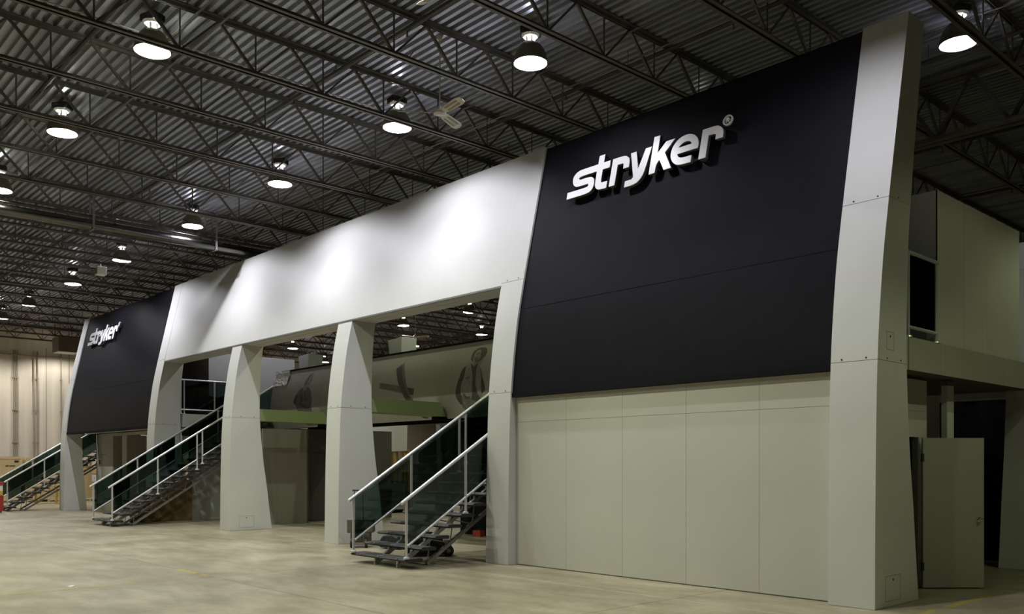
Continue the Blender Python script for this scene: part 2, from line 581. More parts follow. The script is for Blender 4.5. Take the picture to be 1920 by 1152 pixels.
def column(x0, x1, ztop, label, group, hatch=True, mirror=None, high_hatch=False, deep=1.0):
    B = lambda z: F(z) + (YB + interp(BZ, BY, z) - F(z)) * deep
    e = empty('booth_column', (0, 0, 0), label, 'column', group)
    cuts = [0.0, 2.95, ztop] if ztop < 5 else [0.0, 2.95, 4.93, ztop]
    core = MB()
    section(core, 0.02, ztop - 0.02, x0 + 0.012, x1 - 0.012, 0.012, back=B, steps=24, mirror=mirror)
    core.build('joint_core', 'seam', e)
    for i in range(len(cuts) - 1):
        m = MB()
        section(m, cuts[i] + (0.003 if i else 0.004), cuts[i + 1] - (0.003 if i < len(cuts) - 2 else 0), x0, x1, back=B, steps=12, mirror=mirror)
        m.build('column_section', 'white', e)
    if mirror is None:
        for zc in cuts[1:-1]:
            for sx in (x0 + 0.14, x1 - 0.14):
                for zz in (zc + 0.03,):
                    yy = F(zz)
                    MB().tube((sx, yy - 0.004, zz), (sx, yy + 0.01, zz), 0.011, 8).build('screw', 'screw', e)
            for sy in (0.25, 0.62):
                if B(zc) - F(zc) > sy + 0.1:
                    MB().tube((x1 - 0.01, F(zc) + sy, zc + 0.03), (x1 + 0.004, F(zc) + sy, zc + 0.03), 0.011, 8).build('screw', 'screw', e)

        def plate(y0_, y1_, z0_, z1_):
            fr = MB()
            t = 0.004
            for a, b2, c2, d2 in ((y0_, y1_, z0_ - t, z0_), (y0_, y1_, z1_, z1_ + t), (y0_ - t, y0_, z0_, z1_), (y1_, y1_ + t, z0_, z1_)):
                fr.box((x1 - 0.002, a, c2), (x1 + 0.0015, b2, d2))
            h = fr.build('access_hatch', 'seam', e)
            MB().tube((x1, (y0_ + y1_) / 2, z1_ - 0.05), (x1 + 0.004, (y0_ + y1_) / 2, z1_ - 0.05), 0.014, 8).build('latch', 'screw', h)
        if hatch:
            plate(0.15, 0.55, 0.07, 0.37)
        if high_hatch:
            plate(0.18, 0.37, 3.09, 3.30)
    return e


column(-0.585, 0.0, 7.34, 'tall curved off-white column at the right end of the booth beside the open door', 'full-height booth columns', high_hatch=True)
column(-6.95, -6.38, 7.34, 'tall off-white column between the nearest staircase and the large black panel', 'full-height booth columns', hatch=False)
column(-12.36, -11.80, 4.86, 'short flared column under the white fascia, directly left of the nearest staircase', 'short booth columns', hatch=False)
column(-17.65, -17.10, 4.86, 'short flared column under the white fascia, right of the middle staircase', 'short booth columns')
column(-22.92, -22.35, 7.34, 'tall column where the white fascia meets the far black panel', 'full-height booth columns', hatch=False)
column(-31.72, -31.15, 7.34, 'farthest tall column at the left end of the booth, by the crates', 'full-height booth columns', hatch=False, deep=0.68)
column(-0.585, 0.0, 5.36, 'dark rear booth column at the right edge behind the open door', None, mirror=6.63)

# white fascia between the tall columns
fa = empty('white_fascia', label='long white curved fascia spanning the openings above the short columns', cat='fascia')
for xa, xb in ((-22.335, -6.951),):
    m = MB()
    section(m, 4.88, 7.34, xa, xb, steps=20)
    m.build('front_sheet', 'white', fa)
    m = MB()
    m.box((xa, F(4.86) - 0.012, 4.85), (xb, F(4.86) + 0.03, 4.885))
    m.build('bottom_trim', 'alud', fa)
    m = MB()
    m.box((xa, F(4.86) + 0.06, 4.862), (xb, F(4.86) + 0.30, 4.88))
    m.build('soffit_board', 'white', fa)
    m = MB()
    m.box((xa, F(4.86) + 0.31, 4.855), (xb, B(4.86) - 0.01, 4.88))
    m.build('soffit_board', 'white', fa)

# black fabric panels
def black_panel(x0, x1, label):
    e = empty('black_panel', label=label, cat='panel', group='black logo panels')
    fr = lambda z: F(z) + 0.035
    bk = lambda z: F(z) + 0.12
    m = MB()
    section(m, 2.93, 4.385, x0, x1, front=fr, back=bk, steps=10)
    m.build('lower_sheet', 'black', e)
    m = MB()
    section(m, 4.388, 7.31, x0, x1, front=lambda z: F(z) + 0.031, back=bk, steps=20)
    m.build('upper_sheet', 'black', e)
    m = MB()
    m.box((x0, F(2.9) + 0.02, 2.86), (x1, F(2.9) + 0.22, 2.93))
    m.build('bottom_rail', 'blackmatte', e)
    return e


black_panel(-6.375, -0.59, 'large nearest black fabric panel carrying the big white lettering')
black_panel(-31.145, -22.925, 'far black fabric panel at the left end of the booth, with small-looking lettering')

# ------------------------------------------------------------------ lettering
LET = {
 'letters_s_t': [(-5.534, 0.558), (-5.534, 0.676), (-5.125, 0.676), (-5.085, 0.685), (-5.070, 0.706), (-5.088, 0.735), (-5.287, 0.736), (-5.36, 0.742), (-5.420, 0.787), (-5.454, 0.856), (-5.452, 0.933), (-5.409, 0.991), (-5.335, 1.025), (-5.244, 1.030), (-4.915, 1.030), (-4.913, 1.174), (-4.792, 1.174), (-4.793, 1.030), (-4.649, 1.030), (-4.650, 0.910), (-4.795, 0.910), (-4.803, 0.715), (-4.785, 0.677), (-4.657, 0.677), (-4.659, 0.558), (-4.815, 0.560), (-4.881, 0.590), (-4.919, 0.650), (-4.924, 0.736), (-4.922, 0.910), (-5.288, 0.910), (-5.319, 0.884), (-5.294, 0.852), (-5.049, 0.850), (-4.985, 0.816), (-4.950, 0.754), (-4.947, 0.680), (-4.972, 0.610), (-5.025, 0.570), (-5.124, 0.558)],
 'letter_r': [(-4.605, 0.558), (-4.598, 1.030), (-4.388, 1.030), (-4.317, 1.013), (-4.257, 0.970), (-4.233, 0.912), (-4.232, 0.804), (-4.350, 0.804), (-4.352, 0.885), (-4.376, 0.905), (-4.478, 0.903), (-4.487, 0.558)],
 'letter_y': [(-4.228, 1.030), (-4.116, 1.030), (-4.033, 0.718), (-3.932, 1.030), (-3.815, 1.030), (-3.898, 0.630), (-3.944, 0.544), (-4.009, 0.486), (-4.095, 0.464), (-4.270, 0.464), (-4.268, 0.567), (-4.138, 0.567), (-4.111, 0.599)],
 'letter_k': [(-3.800, 0.558), (-3.790, 1.177), (-3.675, 1.177), (-3.680, 0.880), (-3.543, 1.035), (-3.376, 1.035), (-3.537, 0.851), (-3.377, 0.562), (-3.515, 0.562), (-3.626, 0.757), (-3.678, 0.697), (-3.684, 0.562)],
 'letter_e': [(-3.023, 0.558), (-3.24, 0.562), (-3.337, 0.615), (-3.404, 0.705), (-3.424, 0.807), (-3.388, 0.927), (-3.300, 1.010), (-3.191, 1.038), (-3.088, 1.029), (-2.993, 0.975), (-2.934, 0.889), (-2.920, 0.808), (-2.929, 0.756), (-3.29, 0.756), (-3.289, 0.731), (-3.244, 0.688), (-3.194, 0.671), (-3.024, 0.668)],
 'letter_r2': [(-2.887, 0.558), (-2.876, 1.022), (-2.663, 1.024), (-2.590, 1.003), (-2.529, 0.952), (-2.505, 0.891), (-2.507, 0.800), (-2.629, 0.803), (-2.631, 0.880), (-2.656, 0.899), (-2.760, 0.903), (-2.764, 0.558)],
}
EHOLE = [(-3.285, 0.856), (-3.244, 0.902), (-3.172, 0.926), (-3.115, 0.922), (-3.066, 0.893), (-3.051, 0.856)]


def chaikin(p, it=2, lim=48):
    for _ in range(it):
        q = []
        n = len(p)
        for i in range(n):
            a, b2, c2 = Vector(p[i - 1]), Vector(p[i]), Vector(p[(i + 1) % n])
            ang = math.degrees((b2 - a).angle(c2 - b2)) if (b2 - a).length > 1e-6 and (c2 - b2).length > 1e-6 else 0
            if ang > lim or ang < 3:
                q.append(tuple(b2))
            else:
                la, lc = min(0.25, 0.05 / (b2 - a).length), min(0.25, 0.05 / (c2 - b2).length)
                q.append(tuple(b2 + (a - b2) * la))
                q.append(tuple(b2 + (c2 - b2) * lc))
        p = q
    return p


SL = 0.222
NRM = math.hypot(1, SL)
YS0 = F(5.6) - 0.085


def sign_pt(x, s, d):
    """x along the front, s up the tilted panel, d out from the letter front towards the panel."""
    z = 5.6 + s / NRM
    yv = YS0 + SL * s / NRM
    return (x, yv + d / NRM, z - d * SL / NRM)


def sign(dx, label):
    e = empty('letter_sign', (dx, 0, 0), label, 'sign', 'wall signs')
    for k, p in LET.items():
        q = chaikin(p)
        if k == 'letter_e':
            h = chaikin(EHOLE)
            a = min(range(len(h)), key=lambda i: (h[i][0] + 3.285) ** 2 + (h[i][1] - 0.856) ** 2)
            bi = min(range(len(q)), key=lambda i: (q[i][0] + 3.424) ** 2 + (q[i][1] - 0.807) ** 2)
            hole = list(reversed(h))
            a = len(h) - 1 - a
            hole = hole[a:] + hole[:a] + [hole[a]]
            # keyhole outline: reverse the hole only if both run the same way round
            area = lambda r: sum(r[i - 1][0] * r[i][1] - r[i][0] * r[i - 1][1] for i in range(len(r)))
            if area(q) * area(hole) > 0:
                hole = list(reversed(hole))
            q = q[:bi + 1] + hole + q[bi:]
        name = 'letter_r' if k == 'letter_r2' else k
        back = MB()
        back.prism(q, lambda a_, b_, t: sign_pt(a_, b_, t), 0.012, 0.062)
        o = back.build(name, 'signside', e)
        face = MB()
        face.prism(q, lambda a_, b_, t: sign_pt(a_, b_, t), 0.0, 0.012)
        face.build('white_face', 'sign', o)
        xs = [u for u, v in p]
        ss = [v for u, v in p]
        for fx, fs in ((0.12, 0.1), (0.88, 0.9)):
            px = q[min(range(len(q)), key=lambda i: (q[i][0] - (min(xs) + fx * (max(xs) - min(xs)))) ** 2 + (q[i][1] - (min(ss) + fs * (max(ss) - min(ss)))) ** 2)]
            cx_, cs_ = sum(xs) / len(xs), sum(ss) / len(ss)
            bx, bs = px[0] * 0.96 + cx_ * 0.04, px[1] * 0.95 + cs_ * 0.05
            MB().tube(sign_pt(bx, bs, 0.05), sign_pt(bx, bs, 0.108), 0.012, 6).build('standoff_pin', 'signside', o)
    # registered mark: ring and small R
    ring = MB()
    nseg = 28
    for d0, d1, mi in ((0.0, 0.03, 0),):
        vs, fs = [], []
        for i in range(nseg):
            t = 2 * math.pi * i / nseg
            for r in (0.080, 0.062):
                for d in (d0, d1):
                    vs.append(sign_pt(-2.457 + r * math.cos(t), 1.050 + r * math.sin(t), d))
        for i in range(nseg):
            j = (i + 1) % nseg
            a, b2 = 4 * i, 4 * j
            fs += [(a, b2, b2 + 2, a + 2), (a + 1, a + 3, b2 + 3, b2 + 1), (a, a + 1, b2 + 1, b2), (a + 2, b2 + 2, b2 + 3, a + 3)]
        ring.add(vs, fs)
    o = ring.build('registered_mark', 'sign', e)
    rp = [(-0.026, -0.036), (-0.026, 0.038), (0.010, 0.038), (0.026, 0.024), (0.026, 0.008), (0.012, -0.004), (0.030, -0.036), (0.013, -0.036), (-0.003, -0.006), (-0.011, -0.006), (-0.011, -0.036)]
    MB().prism(rp, lambda a_, b_, t: sign_pt(-2.457 + a_, 1.050 + b_, t), 0.0, 0.03).build('small_letter_r', 'sign', o)
    MB().tube(sign_pt(-2.457, 1.02, 0.0), sign_pt(-2.457, 1.02, 0.108), 0.01, 6).build('standoff_pin', 'signside', o)
    MB().bar(sign_pt(-2.535, 1.012, 0.022), sign_pt(-2.38, 1.012, 0.022), 0.008, 0.008).build('cross_wire', 'signside', o)


sign(0.0, 'big white raised stryker lettering on the nearest black panel')
sign(-24.74, 'distant white raised stryker lettering on the far left black panel')

# ------------------------------------------------------------------ white wall under the near black panel
YW = 0.06
bw = empty('booth_wall', label='off-white panelled wall under the large black panel', cat='wall panels')
core = MB().box((-6.40, YW + 0.012, 0.0), (-0.60, YW + 0.10, 2.88))
core.build('wall_backing', 'seam', bw)
sx = [-6.375, -5.19, -4.01, -2.83, -1.65, -0.60]
for i in range(5):
    box('wall_sheet', (sx[i] + 0.002, YW, 0.015), (sx[i + 1] - 0.002, YW + 0.014, 2.435), 'white2', bw)
    box('wall_sheet', (sx[i] + 0.002, YW, 2.439), (sx[i + 1] - 0.002, YW + 0.014, 2.88), 'white2', bw)
box('base_shadow_strip', (-6.375, YW + 0.004, 0.0), (-0.6, YW + 0.012, 0.015), 'seam', bw)  # dark strip stands in for the shadow under the wall sheets

# ------------------------------------------------------------------ upper floors, rooms and right wing
def deck(x0, x1, y0, y1, label, cuts_y=None, em='white'):
    e = empty('booth_deck', label=label, cat='platform')
    MB().box((x0, y0, 2.93), (x1 - 0.02, y1, 3.28)).build('platform_slab', 'darkwall', e)
    ys = cuts_y or [y0, y1]
    for i in range(len(ys) - 1):
        box('edge_board', (x1 - 0.02, ys[i] + 0.002, 2.89), (x1, ys[i + 1] - 0.002, 3.30), em, e)
    box('edge_board', (x0, y0 - 0.02, 2.89), (x1 - 0.02, y0, 3.30), 'white', e)
    return e


deck(-6.94, 0.0, 0.80, 5.75, 'off-white edged upper platform behind the right end column', [0.80, 1.75, 2.9, 4.05, 5.2, 5.75], 'door')
deck(-31.7, -22.36, 0.80, 5.75, 'upper platform behind the far left columns, above the middle staircase', [0.80, 2.4, 4.0, 5.75])

room = empty('upper_room', label='greenish off-white upper room with hairline panel joints at the right edge', cat='room')
MB().box((-6.3, 1.77, 3.30), (-0.06, 4.80, 5.31)).build('room_core', 'seam', room)
for a, b2 in ((1.75, 2.62), (2.624, 3.50), (3.504, 4.30), (4.304, 4.82)):
    box('side_sheet', (-0.06, a, 3.30), (-0.04, b2, 5.33), 'white2', room)
box('front_sheet', (-6.3, 1.75, 3.30), (-0.98, 1.768, 5.33), 'white2', room)
box('front_sheet', (-0.50, 1.75, 3.30), (-0.042, 1.768, 5.33), 'white2', room)
box('front_sheet', (-0.98, 1.75, 5.20), (-0.50, 1.768, 5.33), 'white2', room)
d = box('flush_door', (-0.974, 1.755, 3.30), (-0.506, 1.77, 5.194), 'white2', room)
MB().box((-0.01, -0.012, 0.55), (0.0, 0.0, 0.70)).build('door_hinge', 'hinge', d).location = (0.234, 0, 0)

room2 = empty('upper_room', label='grey upper room seen above the far platform through the opening', cat='room')
MB().box((-31.0, 1.77, 3.30), (-22.64, 4.76, 5.29)).build('room_core', 'seam', room2)
box('side_sheet', (-22.64, 1.75, 3.30), (-22.62, 4.78, 5.31), 'greywall', room2)
box('front_sheet', (-31.0, 1.75, 3.30), (-22.645, 1.77, 5.31), 'darkwall', room2)  # shade of the booth front put into this sheet's dark colour

# balcony railings
def railing(x, y0, y1, label, posts, zt=4.36, zb=3.43, zf=3.30):
    e = empty('balcony_railing', label=label, cat='railing')
    MB().tube((x, y0, zt), (x, y1 + 0.04, zt), 0.026, 10).build('top_rail', 'alu', e, smooth=True)
    MB().tube((x, y0, zb), (x, y1 + 0.03, zb), 0.022, 10).build('bottom_rail', 'alu', e, smooth=True)
    ps = sorted(posts)
    for p in ps:
        po = MB().tube((x, p, zf), (x, p, zt), 0.020, 8).build('post', 'alu', e, smooth=True)
        MB().lathe([(0.05, 0), (0.045, 0.02), (0.0, 0.03)], (x, p, zf), 12).build('post_foot', 'alu', po)
    edges = [y0] + ps[1:-1] + [y1] if len(ps) > 2 else [y0, y1]
    for i in range(len(edges) - 1):
        box('glass_pane', (x - 0.004, edges[i] + 0.03, zb + 0.01), (x + 0.004, edges[i + 1] - 0.03, zt - 0.02), 'glass', e)
    return e


railing(-0.03, 0.80, 1.69, 'dark glass balcony railing behind the right end column', [0.84, 1.67])
railing(-22.40, 0.74, 3.20, 'dark glass balcony railing above the middle staircase', [0.76, 0.86, 1.84, 3.15])

# closet wall under the right wing, open door
cl = empty('closet_wall', label='off-white closet wall with doorway behind the right end column', cat='wall panels')
box('wall_sheet', (-0.50, 0.95, 0.0), (-0.45, 1.22, 2.88), 'white2', cl)
box('wall_sheet', (-0.50, 1.22, 2.09), (-0.45, 2.41, 2.45), 'white2', cl)
box('wall_sheet', (-0.50, 1.22, 2.453), (-0.45, 2.41, 2.88), 'white2', cl)
box('wall_sheet', (-0.50, 2.13, 0.0), (-0.45, 2.41, 2.088), 'white2', cl)
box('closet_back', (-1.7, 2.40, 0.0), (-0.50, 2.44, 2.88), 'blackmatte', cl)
box('door_jamb', (-0.52, 2.09, 0.0), (-0.44, 2.128, 2.088), 'darkwall', cl)

dr = empty('open_door', (-0.395, 2.13, 0.0), 'plain grey-green door standing open beside the right end column', 'door', rz=math.atan2(0.64, 0.57))
leaf = MB().box((0.0, -0.022, 0.02), (0.845, 0.022, 2.075)).build('door_leaf', 'door', dr, bevel=0.002)
for zz in (0.25, 1.75):
    MB().box((-0.015, -0.035, zz), (0.012, 0.01, zz + 0.11)).build('hinge', 'hinge', dr)
kn = MB()
kn.lathe([(0.0, 0.075), (0.020, 0.073), (0.027, 0.060), (0.024, 0.045), (0.012, 0.036), (0.012, 0.01), (0.031, 0.008), (0.031, 0.0)], (0, 0, 0), 16)
k = kn.build('door_knob', 'chrome', dr, smooth=True)
k.rotation_euler = (math.pi / 2, 0, 0)
k.location = (0.775, -0.022, 0.955)
k2 = clone(k, dr)
k2.rotation_euler = (-math.pi / 2, 0, 0)
k2.location = (0.775, 0.022, 0.955)
MB().box((0.843, -0.012, 0.92), (0.849, 0.012, 0.99)).build('latch_plate', 'chrome', dr)

po = empty('deck_post', label='slim square post under the right platform behind the door', cat='post')
MB().box((-0.43, 2.86, 0.0), (-0.35, 3.10, 2.86)).build('post_shaft', 'white', po)
MB().box((-0.45, 2.84, 2.84), (-0.33, 3.12, 2.885)).build('post_cap', 'darkwall', po)
MB().box((-0.46, 2.83, 0.0), (-0.32, 3.13, 0.012)).build('post_foot', 'alud', po)

# black drapes below the right platform
def drape(x0, y0, x1, y1, z0, z1, label, m='blackmatte', amp=0.035, waves=None):
    L_ = math.hypot(x1 - x0, y1 - y0)
    nn = max(16, int(L_ * 14))
    nx, ny = -(y1 - y0) / L_, (x1 - x0) / L_
    mb = MB()
    vs, fs = [], []
    for i in range(nn + 1):
        t = i / nn
        o_ = amp * math.sin(t * L_ * 13 + 0.6 * math.sin(t * L_ * 3.1))
        for off in (0, 0.012):
            vs += [(x0 + (x1 - x0) * t + nx * (o_ + off), y0 + (y1 - y0) * t + ny * (o_ + off), z0), (x0 + (x1 - x0) * t + nx * (o_ + off), y0 + (y1 - y0) * t + ny * (o_ + off), z1)]
    for i in range(nn):
        a, b2 = 4 * i, 4 * (i + 1)
        fs += [(a, b2, b2 + 1, a + 1), (a + 2, a + 3, b2 + 3, b2 + 2), (a + 1, b2 + 1, b2 + 3, a + 3), (a, a + 2, b2 + 2, b2)]
    mb.add(vs, fs)
    e = empty('drape', label=label, cat='curtain')
    mb.build('cloth', m, e, smooth=True)
    MB().tube((x0, y0, z1 + 0.01), (x1, y1, z1 + 0.01), 0.02, 6).build('curtain_rail', 'pipe', e)
    return e


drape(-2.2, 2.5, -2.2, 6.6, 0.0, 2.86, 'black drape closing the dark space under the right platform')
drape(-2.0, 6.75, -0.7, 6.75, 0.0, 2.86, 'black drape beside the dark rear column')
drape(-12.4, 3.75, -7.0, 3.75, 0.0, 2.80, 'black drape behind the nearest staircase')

# ------------------------------------------------------------------ bridge, brackets and mural
br = empty('bridge_deck', label='dark upper walkway behind the curved mural', cat='platform')
MB().box((-22.3, 3.35, 2.95), (-7.0, 4.75, 3.28)).build('walkway_slab', 'darkwall', br)
MB().box((-20.7, 3.32, 2.88), (-8.6, 3.35, 3.28)).build('edge_board', 'taupe', br)
MB().box((-20.7, 4.2, 2.82), (-8.6, 4.3, 2.95)).build('joist_bar', 'blackmatte', br)

for x0, x1, lab in ((-12.30, -11.86, 'shade-tinted green bracket beam running back from the short column beside the nearest staircase'),
                    (-17.60, -17.16, 'shade-tinted green bracket beam running back from the short column beside the middle staircase')):
    e = empty('bracket_beam', label=lab, cat='beam', group='bracket beams')
    m = MB()
    m.prism([(0.60, 2.89), (2.86, 2.86), (2.70, 3.19), (0.60, 3.20)], lambda p, q, t: (t, p, q), x0, x1)
    m.build('beam_casing', 'beam', e)
    MB().box((x0 + 0.12, 2.68, 2.78), (x1 - 0.12, 3.34, 2.87)).build('end_bracket', 'blackmatte', e)
    MB().box((x0 + 0.1, 3.0, 2.95), (x1 - 0.1, 3.34, 3.1)).build('end_bracket', 'blackmatte', e)


def mural_y(z):
    return interp([2.82, 3.05, 3.3, 3.65, 4.1, 4.57], [3.00, 2.90, 2.85, 2.85, 2.92, 3.10], z)


mu = empty('curved_mural', label='long barrel-curved grey mural with printed figures hung behind the openings', cat='mural')
MX0, MX1, MZ0, MZ1 = -20.60, -8.7, 2.82, 4.58
cutsx = [MX0, -17.66, -14.67, -11.68, MX1]
for i in range(4):
    m = MB()
    section(m, MZ0, MZ1, cutsx[i] + 0.002, cutsx[i + 1] - 0.002, front=mural_y, back=lambda z: mural_y(z) + 0.05, steps=18)
    m.build('mural_sheet', 'mural', mu)
MB().box((MX0, 3.07, 4.575), (MX1, 3.20, 4.615)).build('top_rail', 'blackmatte', mu)
for x in (-20.3, -17.5, -14.7, -12.0, -9.2):
    MB().bar((x, 3.02, 3.0), (x, 3.30, 3.1), 0.04, 0.04).build('hanger', 'blackmatte', mu)

PR = {"hat": [[-11.01, 4.27], [-10.98, 4.35], [-10.88, 4.4], [-10.72, 4.42], [-10.56, 4.39], [-10.51, 4.33], [-10.54, 4.23], [-10.63, 4.13], [-10.71, 4.09], [-10.68, 4.18], [-10.7, 4.32], [-10.77, 4.38], [-10.86, 4.36], [-10.92, 4.29], [-10.94, 4.18], [-10.97, 4.12], [-11.01, 4.18]], "face": [[-10.92, 4.28], [-10.85, 4.36], [-10.76, 4.38], [-10.69, 4.32], [-10.68, 4.18], [-10.72, 4.1], [-10.78, 4.06], [-10.87, 4.07], [-10.94, 4.13]], "arm": [[-11.13, 4.02], [-11.27, 3.95], [-11.34, 3.76], [-11.43, 3.58], [-11.48, 3.34], [-11.4, 3.21], [-11.31, 3.11], [-11.21, 3.14], [-11.27, 3.39], [-11.25, 3.63], [-11.17, 3.74]], "hand": [[-11.28, 3.11], [-11.2, 3.15], [-11.08, 2.99], [-11.17, 2.98], [-11.25, 3.04]], "vest": [[-11.12, 4.01], [-10.98, 4.06], [-10.86, 3.78], [-10.86, 3.36], [-10.93, 3.28], [-11.05, 3.27], [-11.12, 3.34], [-11.27, 3.34], [-11.28, 3.45], [-11.25, 3.61], [-11.17, 3.74]], "shirt": [[-10.98, 4.06], [-10.86, 3.98], [-10.72, 4.05], [-10.75, 3.77], [-10.68, 3.35], [-10.56, 3.2], [-10.65, 3.12], [-10.91, 3.23], [-10.85, 3.36], [-10.86, 3.78]], "vest2": [[-10.72, 4.04], [-10.61, 3.91], [-10.54, 3.7], [-10.54, 3.49], [-10.52, 3.31], [-10.59, 3.26], [-10.68, 3.37], [-10.75, 3.63], [-10.73, 3.88]], "arm2": [[-10.61, 3.91], [-10.5, 3.68], [-10.42, 3.5], [-10.41, 3.4], [-10.52, 3.34], [-10.54, 3.51], [-10.53, 3.7]], "pants": [[-11.27, 3.33], [-11.12, 3.32], [-10.93, 3.26], [-10.65, 3.12], [-10.54, 3.2], [-10.45, 3.15], [-10.5, 2.9], [-10.75, 2.84], [-10.98, 2.84], [-11.07, 2.99], [-11.19, 3.17]], "pocket": [[-11.19, 3.35], [-11.12, 3.36], [-11.07, 3.29], [-10.93, 3.29], [-10.98, 3.24], [-11.12, 3.25]], "pocket2": [[-11.12, 3.74], [-10.94, 3.76], [-10.93, 3.71], [-11.09, 3.69]], "eyes": [[-10.85, 4.28], [-10.75, 4.29], [-10.73, 4.26], [-10.84, 4.24]], "beard": [[-10.88, 4.19], [-10.72, 4.2], [-10.75, 4.12], [-10.81, 4.08], [-10.88, 4.13]], "cap1": [[-18.29, 4.43], [-18.47, 4.38], [-18.58, 4.27], [-18.63, 4.16], [-18.63, 4.04], [-18.5, 4.04], [-18.43, 4.11], [-18.4, 4.24], [-18.34, 4.35]], "face1": [[-18.34, 4.4], [-18.26, 4.29], [-18.29, 4.17], [-18.39, 4.03], [-18.5, 4.04], [-18.45, 4.11], [-18.4, 4.26]], "collar1": [[-18.63, 4.03], [-18.47, 4.03], [-18.42, 3.95], [-18.6, 3.89], [-18.66, 3.95]], "shirt1": [[-18.69, 4.0], [-18.89, 3.93], [-19.02, 3.81], [-19.14, 3.63], [-19.14, 3.55], [-19.02, 3.5], [-18.92, 3.32], [-18.73, 3.0], [-18.53, 2.86], [-17.9, 2.87], [-18.05, 3.07], [-18.13, 3.41], [-18.07, 3.57], [-18.15, 3.72], [-18.21, 3.9], [-18.42, 4.01], [-18.42, 3.95], [-18.6, 3.88]], "fold1": [[-18.79, 3.61], [-18.66, 3.52], [-18.27, 3.39], [-18.15, 3.4], [-18.27, 3.32], [-18.53, 3.38], [-18.79, 3.5]], "stripe1": [[-18.76, 3.82], [-18.66, 3.69], [-18.63, 3.55], [-18.68, 3.56], [-18.79, 3.76]], "stripe2": [[-18.47, 3.81], [-18.43, 3.59], [-18.47, 3.58], [-18.51, 3.74]], "sleeve1": [[-19.02, 3.81], [-18.92, 3.77], [-18.97, 3.64], [-19.01, 3.5], [-19.14, 3.55], [-19.14, 3.63]], "tube": [[-14.67, 3.83], [-14.58, 3.85], [-13.11, 3.61], [-13.13, 3.45], [-13.26, 3.46], [-14.64, 3.71]], "tube_end": [[-13.44, 3.65], [-13.11, 3.61], [-13.13, 3.45], [-13.39, 3.48]], "blade": [[-14.0, 4.18], [-13.71, 4.31], [-13.54, 3.92], [-13.41, 3.65], [-13.16, 3.32], [-12.66, 2.85], [-12.91, 2.86], [-13.49, 3.37], [-13.67, 3.61], [-13.83, 3.83]], "blade_edge": [[-13.71, 4.31], [-13.54, 3.92], [-13.41, 3.65], [-13.16, 3.32], [-13.23, 3.32], [-13.52, 3.69], [-13.65, 3.94], [-13.78, 4.26]]}
TONE = {'hat': 0, 'face': 2, 'arm': 0, 'hand': 1, 'vest': 2, 'shirt': 0, 'vest2': 2, 'arm2': 0, 'pants': 1, 'pocket': 0, 'pocket2': 1, 'eyes': 1, 'beard': 1,
        'cap1': 1, 'face1': 2, 'collar1': 2, 'shirt1': 1, 'fold1': 0, 'stripe1': 0, 'stripe2': 0, 'sleeve1': 0, 'tube': 1, 'tube_end': 0, 'blade': 0, 'blade_edge': 1}
GROUPS = {'printed_figure': ['pants', 'arm', 'arm2', 'shirt', 'vest', 'vest2', 'hand', 'hat', 'face', 'pocket', 'pocket2', 'eyes', 'beard'],
          'printed_figure_2': ['shirt1', 'cap1', 'face1', 'collar1', 'fold1', 'stripe1', 'stripe2', 'sleeve1'],
          'printed_tool': ['tube', 'tube_end', 'blade', 'blade_edge']}
for gname, keys in GROUPS.items():
    bmx = bmesh.new()
    for lay, k in enumerate(keys):
        pts = chaikin(PR[k], 1, 60)
        b1 = bmesh.new()
        vs = [b1.verts.new((x, 0, z)) for x, z in pts]
        b1.faces.new(vs)
        # slice so the print follows the curve of the sheet
        zmin, zmax = min(p[1] for p in pts), max(p[1] for p in pts)
        zz = math.ceil(zmin * 20) / 20
        while zz < zmax:
            bmesh.ops.bisect_plane(b1, geom=b1.verts[:] + b1.edges[:] + b1.faces[:], plane_co=(0, 0, zz), plane_no=(0, 0, 1))
            zz += 0.05
        idx = {}
        for v in b1.verts:
            idx[v] = bmx.verts.new((v.co.x, mural_y(v.co.z) - 0.003 - 0.0015 * lay, v.co.z))
        for f_ in b1.faces:
            nf = bmx.faces.new([idx[v] for v in f_.verts])
            nf.material_index = TONE[k]
        b1.free()
    me = bpy.data.meshes.new('printed_figure')
    bmx.to_mesh(me)
    bmx.free()
    for q in ('print1', 'print2', 'print3'):
        me.materials.append(MT[q])
    o = bpy.data.objects.new('printed_tool' if 'tool' in gname else 'printed_figure', me)
    col.objects.link(o)
    o.parent = mu

# crinkled plastic over the mural's far corner
pw = MB()
nx_, nz_ = 14, 12
vs, fs = [], []
for i in range(nx_ + 1):
    for j2 in range(nz_ + 1):
        z = 4.62 - 0.50 * j2 / nz_
        x = -20.60 + 0.90 * i / nx_
        yv = mural_y(min(z, 4.57)) - (0.012 if z < 4.5 else 0.06) - 0.035 * random.random()
        vs.append((x, yv, z + (0.03 * random.random() if j2 == nz_ else 0)))
for i in range(nx_):
    for j2 in range(nz_):
        a = i * (nz_ + 1) + j2
        fs.append((a, a + 1, a + nz_ + 2, a + nz_ + 1))
vs2 = [(x, yv + 0.006, z) for x, yv, z in vs]
nv = len(vs)
pw.add(vs + vs2, fs + [tuple(q + nv for q in reversed(f_)) for f_ in fs])
tag(pw.build('plastic_sheet', 'wrap', fix=False), 'crumpled clear plastic sheet over the top left corner of the mural', 'plastic sheet')

# white housings standing on the walkway behind the mural
for x, lab in ((-20.15, 'white box housing peeking above the mural left of the second opening'), (-15.2, 'white box housing peeking above the mural right of the short column')):
    e = empty('box_housing', (x, 4.0, 3.28), lab, 'box', 'box housings on the walkway')
    MB().box((-0.06, -0.06, 0.0), (0.06, 0.06, 1.45)).build('stand', 'blackmatte', e)
    MB().prism([(-0.26, 1.36), (0.26, 1.42), (0.30, 1.90), (-0.36, 1.86)], lambda p, q, t: (p, t, q), -0.25, 0.25).build('housing', 'greywall', e, bevel=0.01)

